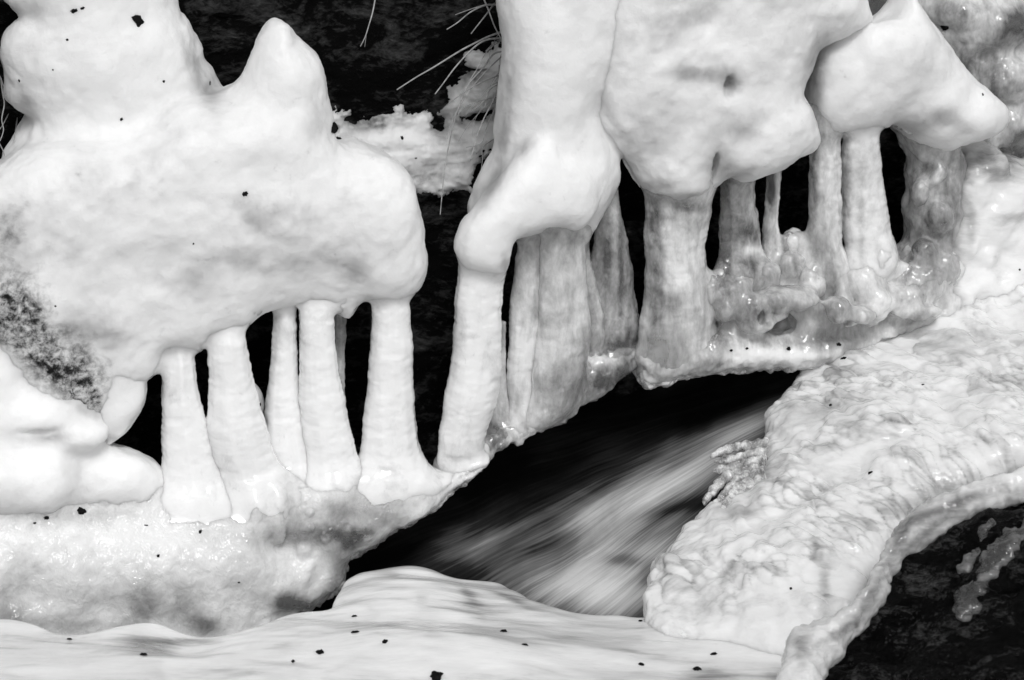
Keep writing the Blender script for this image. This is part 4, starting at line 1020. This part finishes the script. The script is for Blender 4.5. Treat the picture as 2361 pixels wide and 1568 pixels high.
def fleck(u, v, ru, rv, ang, label, seed, name="leaf_scrap", cat="leaf scrap"):
    h = surface_at(u, v)
    if h is None: return
    pos, nrm, _ = h
    rg = random.Random(seed)
    n = np.array(nrm); t1 = RIGHT - n * (RIGHT @ n); t1 /= np.linalg.norm(t1); t2 = np.cross(n, t1)
    a = math.radians(ang)
    e1 = t1 * math.cos(a) + t2 * math.sin(a); e2 = -t1 * math.sin(a) + t2 * math.cos(a)
    # viewed at a slant: lengthen along the view so it keeps its apparent height
    fore_ = max(0.45, abs(n @ (np.array(pos) - CAM)) / np.linalg.norm(np.array(pos) - CAM))
    ru *= 0.00097; rv *= 0.00097 / fore_
    V = []; seg = 14
    prof = [1 + 0.28 * rg.uniform(-1, 1) for _ in range(seg)]
    for k, (s_, hh) in enumerate(((0.9, -0.25), (1.0, 0.1), (0.6, 0.55))):
        for j in range(seg):
            th = 2 * math.pi * j / seg
            V.append(np.array(pos) + prof[j] * s_ * (ru * math.cos(th) * e1 + rv * math.sin(th) * e2) + n * hh * min(ru, rv) * (1 + 0.3 * rg.uniform(-1, 1)))
    V = np.array(V); Q = []
    for k in range(2):
        for j in range(seg):
            j2 = (j + 1) % seg
            Q.append([k * seg + j, k * seg + j2, (k + 1) * seg + j2, (k + 1) * seg + j])
    Q.append([j for j in range(seg)][::-1]); Q.append([2 * seg + j for j in range(seg)])
    o = link(name, V, Q, M_DEBRIS, loc=np.array(pos), smooth=False)
    tag(o, label, cat, "dark scraps lying on the ice")

FL = [
    (188, 1179, 11, 9, 20, "triangular black scrap standing on the shelf under the lower left mound"), (107, 1194, 6, 4.5, 0, "round black pebble on the lower left shelf, left of the triangular scrap"), (80, 1206, 4, 2.5, 0, "smallest flat fleck left of the round pebble on the lower left shelf"),
    (462, 1226, 6, 3, 60, "slender pointed scrap on the rough shelf below the second pillar"), (365, 1282, 4, 4, 0, "round black pellet on the grey front of the left shelf"), (337, 1211, 5, 1.5, 0, "thin flat sliver on top of the left shelf, under the first pillar"), (551, 1343, 3, 2, 0, "tiny dark speck low on the grey shelf front, right part"),
    (160, 1474, 6, 2, 0, "dark sliver on the bottom sheet in the dip left of the grey glaze"), (331, 1510, 7, 3, 5, "dark leaf scrap at the foot of the grey glaze patch on the bottom sheet"), (739, 1504, 10, 4, 12, "long oblong scrap on the bottom sheet below the left foot of the hump"), (676, 1525, 4, 4, 0, "round dark pellet on the bottom sheet, left of the long oblong scrap"),
    (818, 1458, 9, 2.5, 10, "thin two pronged sliver on the bottom sheet in front of the hump"), (817, 1421, 6, 2, 8, "faint thin sliver on the left foot of the hump"), (887, 1480, 7, 3.5, 12, "oval scrap in front of the hump on the bottom sheet"), (1162, 1456, 9, 3.5, -12, "bean shaped scrap on the bottom sheet below the hump's right shoulder"), (1210, 1487, 7, 2.5, 0, "short flat scrap below the bean shaped scrap"),
    (1006, 1560, 14, 10, 0, "large square black leaf scrap cut by the bottom edge"), (1478, 1532, 7, 2.5, 0, "flat scrap on the bottom sheet, right of the middle"), (1607, 1543, 9, 3.5, 0, "smooth oval black scrap on the bottom sheet near the lip of the rock"), (1645, 1508, 9, 2, 40, "thin slanting stick on the bottom sheet near the oval scrap"), (1477, 1432, 5, 2, 0, "small scrap where the bottom sheet meets the rippled slope"),
    (1915, 934, 4, 2.5, 0, "small oval speck on the rippled slope near its upper edge"), (2006, 1090, 6, 2.5, 0, "curved dark fleck in the middle of the rippled slope"), (2128, 887, 4, 1.5, 5, "fine dark sliver on the upper right of the rippled slope"), (1823, 1357, 3, 3, 0, "tiny round speck low on the rippled slope"),
    (1934, 794, 7, 4, 0, "black scrap on the right ledge, beneath the two tall pillars"), (1818, 804, 7, 4, 10, "black scrap on the front of the ledge below the black hole"), (1722, 804, 4, 3, 0, "small black scrap on the ledge above its ragged edge, right of the slender one"), (1686, 808, 4, 2.5, 0, "tiny black speck on the ledge, leftmost on its front"), (1945, 826, 8, 3, 10, "dark twig bit where the ledge meets the rippled slope"),
    (565, 447, 6, 6, 0, "round dark pellet in the middle of the large left formation"), (318, 45, 14, 8, -15, "big black clod lodged in the top of the upper left mound"), (319, 55, 7, 6, -40, "smaller clod under the big clod in the upper left mound"), (171, 25, 8, 5, 0, "oblong dark clod near the top left corner of the mound"), (190, 19, 5, 3, 10, "small clod with a twig, right of the oblong clod at the top"),
    (155, 92, 3.5, 2.5, 0, "small speck on the upper left mound below the oblong clod"), (378, 188, 3, 3, 0, "speck beside the dent in the upper left mound"), (280, 275, 4, 3.5, 30, "lone speck on the neck between mound and large left formation"), (484, 192, 2.5, 2.5, 0, "speck on the grey right flank of the upper left mound"), (44, 186, 2.5, 2.5, 0, "speck near the left edge of the upper left mound"), (122, 161, 2, 2, 0, "tiny speck on the left side of the upper left mound"),
    (446, 562, 2, 2.5, 0, "tiny speck low on the large left formation, above its pillars"), (128, 706, 2.5, 2, 0, "tiny speck on the white ice above the dark mossy patch"), (769, 296, 13, 8, -35, "jagged black clod on the snow right of the horn"), (780, 320, 9, 3, 0, "flat black scrap tucked behind the shoulder of the left formation"), (927, 318, 4, 5, 20, "oval black pellet in the snow patch"), (959, 365, 3, 2, 0, "small black speck low in the snow patch"),
    (2178, 63, 12, 6, 0, "black leaf scrap on the grey crust right of the shark fin peak"), (600, 933, 3, 3, 0, "dark speck behind the second pillar of the left formation"), (2351, 622, 3, 3, 0, "speck on the bright ice mass at the right edge"), (2266, 218, 2.5, 2.5, 0, "speck on the right shoulder of the shark fin formation")]
for i, (u, v, ru, rv, ang, lab) in enumerate(FL):
    fleck(u, v, ru, rv, ang, lab, 300 + i)
